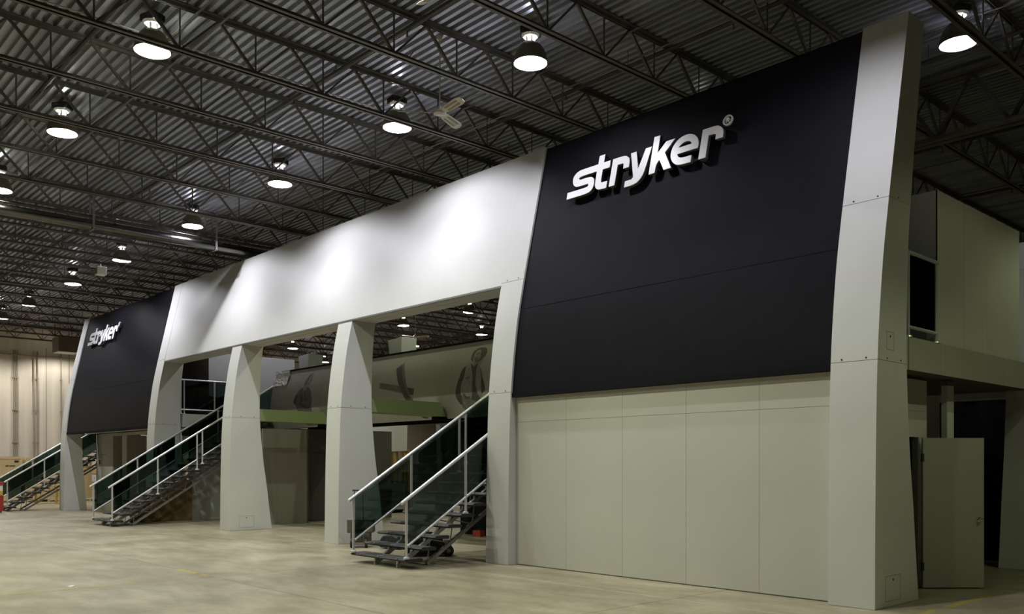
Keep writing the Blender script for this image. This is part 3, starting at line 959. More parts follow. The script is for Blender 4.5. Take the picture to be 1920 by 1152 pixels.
# ------------------------------------------------------------------ staircases
RISE, RUN, NT = 0.174, 0.278, 18


def staircase(xl, xr, y0, label):
    e = empty('staircase', (xl, y0, 0), label, 'stairs', 'staircases')
    W = xr - xl
    xm = W / 2
    slope = RISE / RUN
    tread_me = None
    for i in range(NT):
        zt = 0.17 + RISE * i
        yb = RUN * i
        if tread_me is None:
            p = [(0.0, -0.025), (0.02, -0.048), (0.29, -0.055), (0.31, -0.03), (0.29, 0.0), (0.02, 0.0)]
            m = MB().prism([(a - 0.02, b2) for a, b2 in p], lambda a, b2, t: (t, a, b2), -0.06, W + 0.06)
            t_ = m.build('tread', 'tread', e, bevel=0.006)
            m = MB().prism([(a - 0.022, b2 - 0.001) for a, b2 in [(0.0, -0.025), (0.02, -0.05), (0.05, -0.056), (0.05, -0.02), (0.018, -0.004)]], lambda a, b2, t: (t, a, b2), -0.062, W + 0.062)
            n_ = m.build('nosing', 'treadedge', t_)
            ss = []
            for fx in (0.16, 0.5, 0.84):
                ss.append(MB().box((W * fx - 0.008, -0.024, -0.02), (W * fx + 0.008, 0.27, 0.003)).build('tread_strip', 'strip', t_))
            endm = MB().prism([(a - 0.022, b2 + 0.001) for a, b2 in [(-0.002, -0.025), (0.02, -0.052), (0.29, -0.058), (0.313, -0.03), (0.29, 0.002), (0.02, 0.002)]], lambda a, b2, t: (t, a, b2), W + 0.03, W + 0.066).build('end_cap', 'treadedge', t_)
            tread_me = t_
            o = t_
        else:
            o = clone(tread_me, e)
            for ch in tread_me.children:
                if ch.name.startswith('tread_strip') and i > 7:
                    continue
                clone(ch, o)
        o.location = (0, yb, zt)
        # little legs between stringer and tread
        if i < 12:
            for sx_ in (0.58, 1.24):
                lg = MB()
                lg.box((sx_ - 0.015, yb + 0.05, max(0.0, zt - 0.24) if i == 0 else zt - 0.2), (sx_ + 0.015, yb + 0.08, zt - 0.045))
                lg.build('tread_leg', 'alu', e)
    top = RUN * (NT - 1)
    for sx_ in (0.58, 1.24):
        MB().bar((sx_, 0.06, 0.02), (sx_, top + 0.25, slope * (top + 0.19) + 0.02), 0.06, 0.07).build('stringer', 'alud', e)
        MB().bar((sx_, 0.66, 0.02), (sx_, top + 0.3, slope * (top - 0.36) + 0.02), 0.06, 0.06).build('lower_chord', 'alud', e)
        for i in range(9):
            ya = 0.68 + i * 0.5
            za = 0.02 + slope * (ya - 0.66)
            MB().tube((sx_, ya, za), (sx_, ya + 0.06, slope * (ya + 0.0) + 0.02), 0.011, 6).build('brace_rod', 'alud', e)
            MB().tube((sx_, ya, za), (sx_, ya - 0.46, max(0.02, slope * (ya - 0.52) + 0.02)), 0.010, 6).build('brace_rod', 'alud', e)
    # railings
    ys = [0.0, 1.25, 2.40, 2.56, 3.75, 4.9]
    for side, sx_ in (('l', 0.0), ('r', W)):
        zr = lambda yv: 1.14 + slope * yv
        y1 = 4.95
        MB().tube((sx_, -0.10, zr(-0.10)), (sx_, y1, zr(y1)), 0.030, 12).build('handrail', 'alu', e, smooth=True)
        for a, b2 in ((0.02, 2.38), (2.58, y1)):
            MB().tube((sx_, a, zr(a) - 0.77), (sx_, b2, zr(b2) - 0.77), 0.024, 10).build('bottom_rail', 'alu', e, smooth=True)
        for yp in ys:
            i = max(0, min(NT - 1, int((yp + 0.06) / RUN)))
            zb = 0.17 + RISE * i
            p_ = MB().tube((sx_, yp, zb), (sx_, yp, zr(yp)), 0.022, 10).build('post', 'alu', e, smooth=True)
            MB().lathe([(0.055, 0), (0.05, 0.025), (0.022, 0.045)], (sx_, yp, zb), 12).build('post_foot', 'strip', p_, smooth=True)
        for a, b2 in ((0.0, 1.25), (1.25, 2.40), (2.56, 3.75), (3.75, 4.9)):
            g = MB()
            a2, b3 = a + 0.035, b2 - 0.035
            g.prism([(a2, zr(a2) - 0.75), (b3, zr(b3) - 0.75), (b3, zr(b3) - 0.03), (a2, zr(a2) - 0.03)], lambda p, q, t: (t, p, q), sx_ - 0.004, sx_ + 0.004)
            g.build('glass_pane', 'glass', e)
    # top landing plate
    MB().box((0, top + 0.26, 3.20), (W, top + 0.37, 3.28)).build('landing', 'tread', e)
    return e


staircase(-8.60, -7.02, -1.78, 'nearest steel staircase with dark glass rails left of the large black panel')
staircase(-22.28, -20.70, -1.85, 'middle steel staircase with dark glass rails beside the tall column')
staircase(-33.38, -31.80, -1.88, 'farthest steel staircase at the left edge in front of the crates')

# ------------------------------------------------------------------ rooms and things under the upper floors
w1 = empty('storage_block', label='charcoal walled block under the mural between the two short columns', cat='wall panels')
box('side_wall', (-20.4, 1.95, 0.0), (-18.55, 2.02, 2.72), 'darkwall', w1)
box('side_wall', (-18.62, 1.55, 0.0), (-18.55, 2.94, 2.74), 'taupe', w1)
box('side_wall', (-19.25, 2.94, 0.0), (-18.55, 3.0, 2.74), 'darkwall', w1)
box('side_wall', (-19.25, 3.0, 0.0), (-19.18, 6.4, 2.80), 'darkwall', w1)
d = box('flush_door', (-19.18, 3.15, 0.02), (-19.165, 4.05, 2.08), 'darkwall', w1)
MB().box((0.0, -0.45, 1.02), (0.012, 0.45, 1.035)).build('door_gap', 'seam', d)
MB().box((0.0, -0.465, -1.02), (0.012, -0.45, 1.035)).build('door_gap', 'seam', d)
for zz in range(6):
    for yy in range(3):
        box('shelf_slot', (-18.552, 1.64 + yy * 0.17, 0.5 + zz * 0.34), (-18.546, 1.76 + yy * 0.17, 0.62 + zz * 0.34), 'taupe', w1)

bb = empty('leaning_board', label='large brown board standing under the middle staircase', cat='board')
MB().prism([(-0.85, 0.0), (1.02, 0.0), (1.02, 1.25), (0.45, 1.25), (-0.85, 0.40)], lambda p, q, t: (t, p, q), -22.20, -22.17).build('board_sheet', 'osb', bb)
MB().box((-22.24, -0.85, 0.0), (-22.20, 1.02, 0.06)).build('bottom_batten', 'osb', bb)
gw = empty('lower_wall', label='grey lower wall behind the middle staircase', cat='wall panels')
box('wall_sheet', (-22.40, 1.00, 0.0), (-22.34, 2.30, 2.88), 'greywall', gw)
box('wall_sheet', (-22.40, 2.304, 0.0), (-22.34, 5.6, 2.88), 'greywall', gw)

# white panels in the far left bay
wp = empty('bay_partition', label='pale partition with hatch line in the far left bay below the black panel', cat='partition')
box('partition_sheet', (-31.72, 1.20, 0.0), (-29.85, 1.26, 2.90), 'white2', wp)
box('partition_return', (-29.85, 1.20, 0.0), (-29.78, 2.2, 2.90), 'taupe', wp)
box('hatch_line', (-31.2, 1.194, 2.10), (-30.6, 1.20, 2.115), 'seam', wp)
box('pull_handle', (-31.3, 1.18, 1.75), (-31.27, 1.20, 1.90), 'hinge', wp)
box('header_rail', (-31.1, 1.15, 2.80), (-22.95, 1.30, 2.89), 'white2', wp)
wp2 = empty('bay_post', label='slim pale post in the far left bay below the black panel', cat='post')
box('post_shaft', (-28.85, 1.20, 0.0), (-28.40, 1.30, 2.79), 'white2', wp2)
box('post_return', (-28.40, 1.20, 0.0), (-28.34, 1.9, 2.79), 'taupe', wp2)

# wrapped pallets beyond the far bay
for (px, py, lab) in ((-39.4, 4.1, 'tall plastic-wrapped pallet load behind the far left column'), (-41.5, 6.6, 'plastic-wrapped pallet load by the far wall crates')):
    e = empty('wrapped_pallet', (px, py, 0), lab, 'pallet', 'wrapped pallets')
    for s_ in (-0.5, 0, 0.5):
        MB().box((s_ - 0.05, -0.6, 0.0), (s_ + 0.05, 0.6, 0.1)).build('runner', 'ply2', e)
    MB().box((-0.6, -0.6, 0.1), (0.6, 0.6, 0.13)).build('pallet_top', 'ply2', e)
    zz = 0.13
    for q in range(5):
        hh = random.uniform(0.28, 0.42)
        dx = random.uniform(-0.06, 0.06)
        MB().box((-0.52 + dx, -0.52, zz), (0.52 + dx, 0.52, zz + hh)).build('wrapped_box', ['wrap', 'taupe', 'wrap', 'cardboard', 'wrap'][q], e, bevel=0.05)
        zz += hh
    for q in range(6):
        a = q * 1.05
        MB().bar((0.56 * math.cos(a), 0.56 * math.sin(a), 0.3 + 0.2 * q), (0.56 * math.cos(a + 1.4), 0.56 * math.sin(a + 1.4), 0.55 + 0.2 * q), 0.02, 0.12).build('wrap_band', 'wrap', e)

# things beyond the walkway, seen past the nearest staircase
fb = empty('lumber_rack', (-22.5, 9.0, 0), 'yellow timber frame carrying a white board beyond the walkway', 'rack')
for i, dx in enumerate((-0.72, -0.42, -0.12, 0.28, 0.50, 0.70)):
    MB().box((dx - 0.07, -0.05, 0.0), (dx + 0.07, 0.05, 2.25)).build('stud', 'lumber', fb)
MB().box((-0.8, -0.06, 1.35), (-0.36, 0.06, 1.43)).build('rail', 'board', fb)
MB().box((-0.8, -0.06, 2.2), (0.8, 0.06, 2.28)).build('rail', 'lumber', fb)
wbd = empty('white_board', (-22.5, 8.90, 2.21), 'blank white board propped on the yellow timber frame', 'board')
MB().prism([(-0.74, 0.0), (0.70, 0.02), (0.73, 0.98), (-0.75, 0.95)], lambda p, q, t: (p, t, q), -0.015, 0.015).build('board_sheet', 'board', wbd)
MB().box((-0.74, 0.016, 0.02), (0.70, 0.03, 0.06)).build('board_cleat', 'ply2', wbd)
gc = empty('grey_cabinet', (-22.1, 8.2, 0), 'low pale green cabinet on the floor below the white board', 'cabinet')
MB().box((-0.75, -0.3, 0.12), (0.75, 0.3, 1.05)).build('cabinet_body', 'greywall', gc)
MB().box((-0.6, -0.32, 0.15), (0.4, -0.3, 0.80)).build('cabinet_door', 'white2', gc)
MB().box((-0.7, -0.25, 0.0), (0.7, 0.25, 0.12)).build('plinth', 'blackmatte', gc)
cv = empty('curved_partition', label='dark grey curved partition right of the white board', cat='partition')
m = MB()
section(m, 0.0, 3.2, -20.5, -19.6, front=lambda z: 9.2 + 0.05 * z, back=lambda z: 9.3 + 0.05 * z, steps=6)
m.build('partition_sheet', 'darkwall', cv)
m = MB()
m.prism([(-20.2, 0.0), (-19.9, 0.0), (-20.15, 3.15), (-20.35, 3.15)], lambda p, q, t: (p, t, q), 9.12, 9.18)
m.build('partition_rib', 'taupe', cv)
pk = empty('pale_partition', label='pale pinkish partition beyond the walkway behind the nearest staircase', cat='partition')
box('partition_sheet', (-19.6, 9.6, 0.0), (-17.6, 9.7, 3.3), 'greywall', pk)
box('partition_sheet', (-17.6, 9.6, 0.0), (-16.2, 9.7, 3.3), 'board', pk)
dw = empty('doorway_partition', label='grey partition with dark doorway left of the white board', cat='partition')
box('partition_sheet', (-26.4, 9.6, 2.15), (-23.4, 9.7, 3.4), 'greywall', dw)
box('partition_sheet', (-23.75, 9.6, 0.0), (-23.4, 9.7, 2.15), 'greywall', dw)
box('partition_sheet', (-26.4, 9.6, 0.0), (-24.9, 9.7, 2.15), 'greywall', dw)
box('dark_curtain', (-24.9, 9.66, 0.0), (-23.75, 9.69, 2.15), 'curtain', dw)
box('door_frame', (-24.95, 9.58, 2.12), (-23.7, 9.6, 2.18), 'blackmatte', dw)
for (x, y, z1, lab, mm) in ((-14.6, 6.6, 1.1, 'dark crate behind the treads of the nearest staircase', 'case'), (-13.2, 7.4, 0.9, 'cardboard carton behind the treads of the nearest staircase', 'cardboard')):
    e = empty('storage_box', (x, y, 0), lab, 'box')
    MB().box((-0.5, -0.4, 0.0), (0.5, 0.4, z1)).build('box_body', mm, e, bevel=0.01)
    MB().box((-0.52, -0.42, z1), (0.52, 0.42, z1 + 0.06)).build('box_lid', mm, e, bevel=0.01)
rb = empty('red_toolbox', (-11.40, 3.50, 0), 'small red toolbox on the floor by the black drape', 'toolbox')
MB().box((-0.14, -0.08, 0.0), (0.14, 0.08, 0.11)).build('box_body', 'red', rb, bevel=0.01)
MB().box((-0.14, -0.08, 0.11), (0.14, 0.08, 0.14)).build('box_lid', 'red', rb, bevel=0.01)
MB().tube((-0.07, 0, 0.15), (0.07, 0, 0.15), 0.012, 8).build('carry_handle', 'rubber', rb)

# luggage cart with hard case beside the short column
lc = empty('luggage_cart', (-10.80, -0.25, 0), 'folding luggage cart with tall handle and grey case beside the short column', 'cart', rz=0.85)
for s_ in (-1, 1):
    MB().tube((s_ * 0.10, 0.0, 0.12), (s_ * 0.085 - 0.03, 0.14, 1.17), 0.010, 8).build('handle_tube', 'chrome', lc, smooth=True)
    wl_ = MB().tube((s_ * 0.15 - 0.02, 0, 0.095), (s_ * 0.15 + 0.02, 0, 0.095), 0.095, 20).build('wheel', 'rubber', lc, smooth=True)
    MB().tube((s_ * 0.15 - 0.026, 0, 0.095), (s_ * 0.15 + 0.026, 0, 0.095), 0.045, 14).build('hub', 'alud', wl_, smooth=True)
MB().tube((-0.155, 0.14, 1.18), (0.095, 0.14, 1.18), 0.018, 10).build('grip', 'rubber', lc, smooth=True)
MB().tube((-0.15, 0, 0.095), (0.15, 0, 0.095), 0.010, 8).build('axle', 'alud', lc)
MB().box((-0.14, -0.02, 0.30), (0.14, 0.03, 0.38)).build('cross_brace', 'rubber', lc)
MB().box((-0.15, 0.02, 0.06), (0.15, 0.40, 0.075)).build('toe_plate', 'alud', lc)
cs = empty('hard_case', (-10.85, -0.205, 0.076), 'dark grey hard case standing on the luggage cart', 'case', rz=0.85)
MB().box((-0.20, 0.055, 0.0), (0.20, 0.38, 0.22)).build('lower_shell', 'case', cs, bevel=0.015)
MB().box((-0.27, 0.055, 0.22), (0.27, 0.42, 0.50)).build('upper_shell', 'case', cs, bevel=0.02)
MB().box((-0.272, 0.05, 0.478), (0.272, 0.425, 0.505)).build('lid_rim', 'alud', cs, bevel=0.004)
for s_ in (-0.12, 0.12):
    MB().box((s_ - 0.02, 0.035, 0.40), (s_ + 0.02, 0.055, 0.47)).build('latch', 'chrome', cs)

# equipment bags under the nearest staircase
def bag(loc, s, rz, label, wheels=True):
    e = empty('equipment_bag', loc, label, 'bag', 'bags under the nearest staircase', rz=rz)
    MB().prism([(-0.36, 0.03), (0.36, 0.03), (0.38, 0.16), (0.30, 0.34), (0.10, 0.40), (-0.24, 0.36), (-0.38, 0.2)], lambda p, q, t: (p * s, t * s, q * s), -0.18, 0.18).build('bag_body', 'bag', e, bevel=0.03)
    MB().box((-0.2 * s, -0.19 * s, 0.10 * s), (0.12 * s, -0.18 * s, 0.26 * s)).build('front_pocket', 'bag', e, bevel=0.004)
    MB().tube((-0.12 * s, 0, 0.43 * s), (0.12 * s, 0, 0.43 * s), 0.018 * s, 8).build('carry_handle', 'rubber', e)
    MB().box((-0.13 * s, -0.012, 0.36 * s), (-0.10 * s, 0.012, 0.44 * s)).build('handle_strap', 'rubber', e)
    MB().box((0.10 * s, -0.012, 0.36 * s), (0.13 * s, 0.012, 0.44 * s)).build('handle_strap', 'rubber', e)
    if wheels:
        for s_ in (-1, 1):
            wv = MB().tube((0.42 * s, s_ * 0.16 - 0.02, 0.1), (0.42 * s, s_ * 0.16 + 0.02, 0.1), 0.1, 20).build('wheel', 'rubber', e, smooth=True)
            MB().tube((0.42 * s, s_ * 0.16 - 0.026, 0.1), (0.42 * s, s_ * 0.16 + 0.026, 0.1), 0.04, 12).build('hub', 'alud', wv, smooth=True)
        MB().box((0.34 * s, -0.12, 0.06), (0.44 * s, 0.12, 0.3)).build('wheel_bracket', 'alud', e)
    return e


bag((-8.62, -0.18, 0), 1.0, 0.95, 'black wheeled equipment bag on the floor under the nearest staircase')
bag((-10.15, 0.15, 0), 0.75, 0.2, 'low black bag lying beside the luggage cart', False)

# ------------------------------------------------------------------ far left: crates, trestle, heater, red cart
def stencil(parent, x, y0, z0, h):
    """the word stryker as flat ink on the crate face, built from the sign outlines."""
    bmx = MB()
    for k, p in LET.items():
        q = p
        if k == 'letter_e':
            q = p
        bmx.prism([((u + 5.534) / 0.472 * h, (v - 0.558) / 0.472 * h) for u, v in q], lambda a, b2, t: (x + t, y0 + a, z0 + b2), 0.0, 0.004)
    return bmx.build('stencil_lettering', 'ink', parent)


def crate(x, y, w_, d_, z0, h, label, text=False):
    e = empty('shipping_crate', (x, y, z0), label, 'crate', 'wooden shipping crates along the far wall')
    MB().box((-d_ / 2, -w_ / 2, 0.10), (d_ / 2, w_ / 2, h)).build('crate_body', 'ply', e)
    for s_ in (-1, 0, 1):
        MB().box((-d_ / 2, s_ * (w_ / 2 - 0.06) - 0.05, 0.0), (d_ / 2, s_ * (w_ / 2 - 0.06) + 0.05, 0.10)).build('skid', 'ply2', e)
    xf = d_ / 2
    for a, b2, c2, d2 in ((-w_ / 2, w_ / 2, h - 0.10, h + 0.01), (-w_ / 2, w_ / 2, 0.10, 0.20), (-w_ / 2, -w_ / 2 + 0.09, 0.20, h - 0.10), (w_ / 2 - 0.09, w_ / 2, 0.20, h - 0.10)):
        MB().box((xf, a, c2), (xf + 0.025, b2, d2)).build('batten', 'ply2', e)
    MB().box((xf + 0.001, w_ / 2 - 0.33, h - 0.26), (xf + 0.01, w_ / 2 - 0.15, h - 0.17)).build('hand_hole', 'ink', e)
    if text:
        stencil(e, xf + 0.002, w_ / 2 - 0.70, h * 0.56, 0.066)
    return e


CXX = -41.2
crate(CXX, -0.27, 1.95, 1.2, 0.0, 1.04, 'lower wooden crate at the left edge under the stencilled one')
crate(CXX, -0.24, 2.0, 1.2, 1.05, 1.04, 'upper wooden crate with black stencilled word at the left edge', True)
crate(CXX, 1.88, 2.0, 1.2, 0.0, 1.04, 'lower wooden crate behind the farthest staircase')
crate(CXX, 1.90, 2.0, 1.2, 1.05, 1.0, 'upper wooden crate behind the farthest staircase')
crate(CXX, 4.2, 2.0, 1.2, 0.0, 1.9, 'tall wooden crate hidden partly by the farthest column')
crate(CXX, 8.8, 2.2, 1.2, 0.0, 2.0, 'wooden crate seen through the far left bay beside the pale partition')
crate(CXX, 11.4, 2.2, 1.2, 0.0, 2.0, 'wooden crate seen through the far left bay left of the tall column')
crate(CXX, -2.6, 2.0, 1.2, 0.0, 1.9, 'wooden crate cut off by the left edge of the picture')

ts = empty('wooden_trestle', (-37.3, 0.95, 0), 'wooden trestle standing by the farthest column behind the stairs', 'trestle')
MB().box((-0.05, -0.55, 0.80), (0.05, 0.55, 0.90)).build('top_beam', 'ply2', ts)
for sy in (-0.42, 0.42):
    for sx_ in (-1, 1):
        MB().bar((sx_ * 0.30, sy, 0.0), (sx_ * 0.05, sy, 0.85), 0.05, 0.09, up=(0, 1, 0)).build('leg', 'lumber', ts)
MB().box((-0.03, -0.5, 0.02), (0.03, 0.5, 0.06)).build('floor_rail', 'lumber', ts)

ht = empty('unit_heater', (-41.0, 2.73, 7.10), 'boxy brown unit heater hung near the far wall top', 'heater')
MB().box((-0.5, -0.45, 0.0), (0.5, 0.5, 0.70)).build('casing', 'heater', ht, bevel=0.01)
MB().box((-0.46, -0.41, -0.02), (0.46, 0.46, 0.0)).build('air_outlet', 'white', ht)
for a in (-0.4, 0.4):
    for b2 in (-0.35, 0.4):
        MB().tube((a, b2, 0.70), (a, b2, 1.33), 0.012, 6).build('hanger_rod', 'pipe', ht)

rc = empty('red_cart', (-31.2, -2.45, 0), 'red and yellow upright cart cut off by the left edge', 'cart')
MB().box((-0.30, -0.25, 0.06), (0.30, 0.25, 0.62)).build('cabinet', 'red', rc, bevel=0.01)
MB().box((-0.28, -0.23, 0.62), (0.28, 0.23, 0.78)).build('tray', 'yellow', rc, bevel=0.01)
MB().box((-0.28, -0.23, 0.78), (0.28, 0.23, 0.98)).build('drawer', 'neck', rc, bevel=0.01)
MB().box((-0.30, -0.25, 0.98), (0.30, 0.25, 1.10)).build('top_bin', 'red', rc, bevel=0.01)
for a in (-0.22, 0.22):
    for b2 in (-0.18, 0.18):
        MB().tube((a, b2 - 0.015, 0.035), (a, b2 + 0.015, 0.035), 0.035, 10).build('caster', 'rubber', rc)

# ------------------------------------------------------------------ lamps
def make_lamp():
    e = empty('high_bay_lamp', (0, 0, 0))
    r0, h = 0.26, 0.315
    outer, inner = [], []
    for i in range(13):
        t = i / 12
        rr = 0.085 + (r0 - 0.085) * (math.sin(t * math.pi / 2) ** 0.85)
        zz = h * (1 - t ** 1.35)
        outer.append((rr, zz))
    inner = [(max(0.07, r - 0.006), z) for r, z in outer]
    MB().lathe([(outer[-1][0] + 0.006, -0.004), (outer[-1][0] + 0.006, 0.006)] + list(reversed(outer)), (0, 0, 0), 32).build('reflector_shell', 'lampout', e, smooth=True, fix=False)
    MB().lathe(inner, (0, 0, 0), 32).build('reflector_liner', 'lampin', e, smooth=True, fix=False)
    bl = MB().lathe([(0.0, 0.30), (0.03, 0.30), (0.045, 0.27), (0.06, 0.23), (0.05, 0.20), (0.03, 0.185), (0.0, 0.18)], (0, 0, 0), 16).build('bulb', 'bulb', e, smooth=True)
    nk = MB()
    for a in range(4):
        t = a * math.pi / 2 + 0.4
        nk.box((0.06 * math.cos(t) - 0.012, 0.06 * math.sin(t) - 0.012, h - 0.01), (0.06 * math.cos(t) + 0.012, 0.06 * math.sin(t) + 0.012, h + 0.09))
    nk.build('neck_bracket', 'neck', e)
    MB().lathe([(0.0, h + 0.085), (0.11, h + 0.085), (0.14, h + 0.115), (0.0, h + 0.115)], (0, 0, 0), 20).build('neck_plate', 'neck', e)
    b_ = MB().box((-0.15, -0.11, h + 0.115), (0.15, 0.11, h + 0.235)).build('ballast_housing', 'ballast', e, bevel=0.025)
    fn = MB()
    for i in range(7):
        fn.box((-0.156, -0.09 + i * 0.03 - 0.004, h + 0.13), (0.156, -0.09 + i * 0.03 + 0.004, h + 0.22))
    fn.build('cooling_fins', 'ballast', b_)
    MB().tube((0, 0, h + 0.235), (0, 0, h + 0.27), 0.012, 8).build('hook', 'alud', e)
    MB().tube((0, 0, h + 0.27), (0, 0, 0.607), 0.008, 6).build('suspension_rod', 'alud', e)
    return e


lamp0 = make_lamp()
LAMPS = []
XS = [-8.54, -12.95, -17.6, -22.77, -27.48, -32.84, -36.98]
HID = 'unseen high-bay roof lamp hidden behind the booth front'
OUT = 'unseen high-bay roof lamp outside the picture'
# (x, y, colour, power factor, label)
LAMPS.append((-5.03, -0.89, 'w', 0.55, 'glaring high-bay lamp above the big lettering'))
names_r1 = ['high-bay lamp beside the white ceiling fan', 'high-bay lamp in the facade row, second left of the fan', 'high-bay lamp just in front of the round duct with the bright reflection',
            'high-bay lamp in the facade row, first one left of the duct reflection', 'high-bay lamp in the facade row, second one left of the duct reflection',
            'small high-bay lamp above the far column, third left of the duct reflection', 'farthest small high-bay lamp of the facade row at the left edge']
for x, nm in zip(XS, names_r1):
    LAMPS.append((x, -0.89, 'w', 1.05, nm))
LAMPS.append((-41.0, -0.90, 'm', 2.4, OUT))
LAMPS.append((-41.0, -5.30, 'm', 2.0, OUT))
names_r2 = ['largest high-bay lamp with greenish glow at the upper left', 'greenish high-bay lamp at the far left below the largest one', 'greenish high-bay lamp cut by the left picture edge', OUT, OUT, OUT]
for x, nm, pw_ in zip(XS, names_r2, (2.2, 1.6, 1.5, 1.4, 1.4, 1.4)):
    LAMPS.append((x, -5.3, 'g', pw_, nm))
LAMPS.append((-0.35, 3.27, 'w', 0.9, 'glaring high-bay lamp right of the tall end column'))
LAMPS.append((-0.5, -1.75, 'w', 0.92, OUT))
LAMPS.append((-3.9, -5.30, 'g', 2.2, OUT))
LAMPS.append((0.3, -5.30, 'g', 1.1, OUT))
for x in (-12.9, -8.5, -3.9):
    LAMPS.append((x, -9.75, 'g', 1.8, OUT))
for x, c_ in ((-4.9, 'k'), (-13.0, 'k'), (-20.9, 'w'), (-31.2, 'w')):
    LAMPS.append((x, 3.3, c_, 1.0, HID))
LAMPS.append((-40.0, 9.5, 'm', 2.0, HID))  # added out of sight to light the far wall beyond the left bay
for x in (-13.0, -27.2):
    LAMPS.append((x, 7.6, 'm', 1.1, HID))
LAMPS.append((-22.2, 7.0, 'g', 3.5, HID))  # added out of sight to brighten the white board
LAMPS.append((-42.3, 3.0, 'm', 1.1, 'high-bay lamp tucked behind the unit heater by the far wall'))
LAMPS.append((6.5, -0.9, 'k', 2.8, OUT))  # these four olive lamps are added out of view to light the right end
LAMPS.append((6.5, 3.3, 'k', 0.5, OUT))
LAMPS.append((4.1, 2.6, 'k', 0.9, OUT))
LAMPS.append((4.1, 6.8, 'k', 3.6, OUT))
LAMPS += [(-22.62, 12.58, 'm', 1.6, 'largest lamp seen through the opening above the mural'), (-27.22, 12.62, 'm', 1.6, 'lamp seen through the opening left above the white box housing'),
          (-26.93, 16.91, 'm', 1.6, 'lamp seen through the opening close to the tall column edge'), (-37.4, 12.81, 'm', 1.6, 'lamp seen through the opening right of the middle short column'),
          (-41.75, 17.27, 'm', 1.6, 'tiny lamp seen through the opening beside the left box housing'), (-32.31, 16.95, 'm', 1.6, HID), (-17.78, 12.6, 'm', 1.6, HID)]
h_leak = 0.325
CC = {'k': COL_OLIVE, 'w': COL_WHITE, 'g': COL_GREEN, 'm': COL_WARM}
LDATA = {}
OFF = ['first', 'second', 'third', 'fourth', 'fifth', 'sixth', 'seventh', 'eighth', 'ninth', 'tenth']
ZL = 7.85
lamp_units = [clone_tree(lamp0) for _ in LAMPS[1:]] + [lamp0]
for x, y, c, pf, nm in LAMPS:
    e = lamp_units.pop()
    e.location = (x, y, 7.5 if x < -42 else ZL)
    e.rotation_euler = (0, 0, random.uniform(0, 1.5))
    if c in 'gk':
        for ch in e.children:
            if ch.name.startswith('bulb'):
                ch.data = ch.data.copy()
                ch.data.materials[0] = MT['bulbg']
    tag(e, nm, 'lamp', 'high-bay lamps')
    key = (c, pf)
    if key not in LDATA:
        ld = bpy.data.lights.new('lamp_light', 'POINT')
        ld.energy = LAMP_W * pf
        ld.color = CC[c]
        ld.shadow_soft_size = 0.05
        lk = bpy.data.lights.new('lamp_leak', 'POINT')
        lk.energy = LEAK_W * pf
        lk.color = CC[c]
        lk.shadow_soft_size = 0.03
        lsp = bpy.data.lights.new('lamp_beam', 'SPOT')       # the part the reflector throws downwards
        lsp.energy = LAMP_W * pf * 1.3
        lsp.color = CC[c]
        lsp.shadow_soft_size = 0.05
        lsp.spot_size = math.radians(118)
        lsp.spot_blend = 0.85
        LDATA[key] = (ld, lk, lsp)
    # only lamps in view leak visible light onto the deck; right of the fan the light is set higher, lowering its cutoff
    lds = list(LDATA[key][:2]) if (nm not in (HID, OUT)) else [LDATA[key][0]]
    if y in (-0.89, -1.75):
        sp = bpy.data.objects.new('lamp_beam', LDATA[key][2])
        col.objects.link(sp)
        sp.parent = e
        sp.location = (0, 0, 0.10)
    for ld, dz in zip(lds, (0.135 if y == -1.75 else 0.19 if x > -1 else 0.14 if x > -6 else 0.115, h_leak)):
        lo = bpy.data.objects.new(ld.name, ld)
        col.objects.link(lo)
        lo.parent = e
        lo.location = (0, 0, dz)

# ------------------------------------------------------------------ ceiling fans
def fan(loc, a0, label, r=0.66):
    e = empty('ceiling_fan', loc, label, 'ceiling fan', 'ceiling fans')
    MB().tube((0, 0, 0.06), (0, 0, ZT - loc[2]), 0.011, 8).build('downrod', 'fan', e)
    MB().lathe([(0.0, -0.035), (0.06, -0.033), (0.10, -0.015), (0.105, 0.01), (0.085, 0.035), (0.05, 0.05), (0.03, 0.10), (0.0, 0.11)], (0, 0, 0), 24).build('motor_housing', 'fan', e, smooth=True)
    MB().lathe([(0.0, 0.0), (0.05, 0.0), (0.03, -0.06), (0.012, -0.07), (0.0, -0.07)], (0, 0, ZT - loc[2]), 14).build('canopy_cup', 'fan', e)
    for i in range(3):
        a = a0 + i * 2 * math.pi / 3
        bl = MB()
        pts = [(0.10, -0.035), (0.17, -0.06), (r - 0.09, -0.075), (r - 0.02, -0.055), (r, 0.0), (r - 0.02, 0.055), (r - 0.09, 0.075), (0.17, 0.06), (0.10, 0.035)]
        bl.prism(pts, lambda p, q, t: (p, q, t - q * 0.36), -0.004, 0.004)
        b_ = bl.build('blade', 'fan', e)
        b_.rotation_euler = (0, 0, a)
        for q in (-0.03, 0.03):
            MB().prism([(0.20, q - 0.014), (r - 0.12, q - 0.018), (r - 0.12, q + 0.018), (0.20, q + 0.014)], lambda p, q2, t: (p, q2, t - q2 * 0.36), -0.008, -0.0045).build('blade_inlay', 'fanbrown', b_)
    return e


fan((-6.28, -1.67, 7.25), math.radians(-7), 'white three-blade ceiling fan hanging beside a glaring lamp')
fan((-3.20, -3.82, 7.25), math.radians(185), 'ceiling fan with one blade tip showing at the top edge')
fan((-25.97, 12.35, 7.2), 0.5, 'tiny ceiling fan seen through the opening above the mural')

